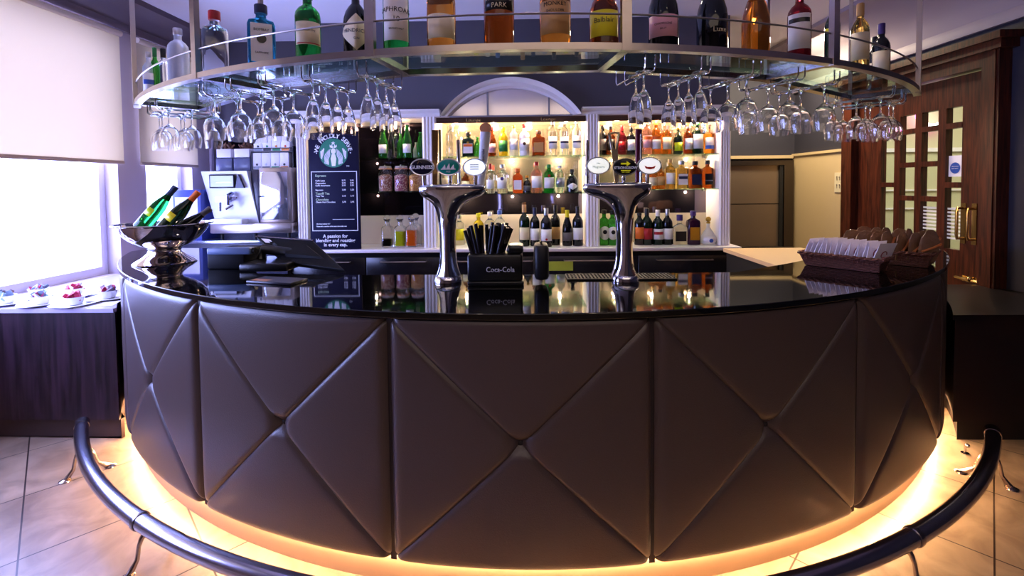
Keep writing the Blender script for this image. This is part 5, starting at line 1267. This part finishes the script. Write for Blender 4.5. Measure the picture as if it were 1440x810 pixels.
# ------------------------------------------------------------------ lights
W = bpy.data.worlds.new('world'); S.world = W; W.use_nodes = True
nt = W.node_tree; bg = nt.nodes['Background']; bg.inputs[0].default_value = (.36, .43, 1, 1); bg.inputs[1].default_value = 26
def area(name, loc, rot, sx, sy, power, colr, spread=None, portal=False, shape='RECTANGLE'):
    l = bpy.data.lights.new(name, 'AREA'); l.shape = shape; l.size = sx; l.size_y = sy; l.energy = power; l.color = colr
    if spread: l.spread = spread
    if portal: l.cycles.is_portal = True
    o = bpy.data.objects.new(name, l); C.objects.link(o); o.location = loc; o.rotation_euler = rot; return o
for a, b in ((W1a, W1b), (W2a, W2b)):
    area('window_portal', (XL-.26, (a+b)/2, (ZS+ZW)/2), (0, -PI/2, 0), ZW-ZS, b-a, 1, (1, 1, 1), portal=True)
def downlight(x, y, power, colr, size=1.9, lab=None, blend=.8, z=ZC):
    t = thing('ceiling_downlight', lab or 'recessed ceiling downlight', 'light', (x, y, z), 0, 'recessed downlights')
    MB().lathe([(.05, -.002), (.062, -.002), (.062, -.008), (.045, -.008), (.045, -.002)], 20).build('trim_ring', M_chrome, t)
    MB().lathe([(1e-5, -.003), (.044, -.003)], 16).build('lamp', mat('lamp_glow', '#fff0d8', .5, emit=8), t)
    l = bpy.data.lights.new('downlight', 'SPOT'); l.energy = power; l.color = colr; l.spot_size = size; l.spot_blend = blend; l.shadow_soft_size = .05
    o = bpy.data.objects.new('downlight_beam', l); C.objects.link(o); o.location = (x, y, z-.02); return o
WM_ = (1, .80, .62)
k = 0
for x, y in ((-1.1, 3.0), (.1, 3.0), (1.3, 3.0), (-.6, .2), (.9, .2), (2.2, -.6), (-1.8, -.9)):
    k += 1; downlight(x, y, 34 if y > 2 else 14, WM_, 2.4, 'recessed ceiling downlight number %s from the back' % ('one', 'two', 'three', 'four', 'five', 'six', 'seven')[k-1])
# shelf lights under the soffits
for kk, (a, b) in enumerate(bays):
    n = (2, 4, 3)[kk]
    for i in range(n):
        x = xs(a)+(xs(b)-xs(a))*(i+.5)/n
        MB().lathe([(1e-5, 0), (.025, 0), (.025, -.008), (.02, -.008)], 14, None, T((x, .14, az-.012))).build('shelf_lamp', mat('shelf_lamp_glow', '#ffd8a8', .5, emit=30), bb)
        l = bpy.data.lights.new('shelf_light', 'POINT'); l.energy = (6, 20, 15)[kk]; l.color = (1, .72, .45); l.shadow_soft_size = .03
        o = bpy.data.objects.new('shelf_light', l); C.objects.link(o); o.location = (x, YB+.10, az-.05)
for kk, (a, b) in enumerate(bays):  # added points without lamps, for the glow behind the shelf bottles
    for lv in (0, 1):
        for i in range((1, 3, 3)[kk]):
            l = bpy.data.lights.new('shelf_glow', 'POINT'); l.energy = (1.2, 5.5, 3.2)[kk]; l.color = (1, .76, .5); l.shadow_soft_size = .012
            o = bpy.data.objects.new('shelf_glow', l); C.objects.link(o); o.location = (xs(a)+(xs(b)-xs(a))*(i+.5)/(1, 3, 3)[kk], YB+.26, SHG[kk][lv]-.04)
area('corridor_light', (5, 4.4, ZC-.05), (0, 0, 0), 2, 2, 90, (.95, 1, .82))
area('recess_fill', (2.9, 5.3, ZC-.06), (0, 0, 0), .5, .5, 85, (1, .84, .58))  # area light added without a fitting to brighten the recess
area('bar_room_fill', (.3, -1.2, ZC-.04), (0, 0, 0), 3.5, 2, 34, (1, .78, .6))  # unseen soft warm fill added behind the camera

S.view_settings.view_transform = 'Standard'; S.view_settings.look = 'None'; S.view_settings.gamma = 1
S.cycles.max_bounces = 20; S.cycles.transmission_bounces = 20; S.cycles.transparent_max_bounces = 24; S.cycles.glossy_bounces = 8
S.view_settings.use_curve_mapping = False; S.view_settings.exposure = 0
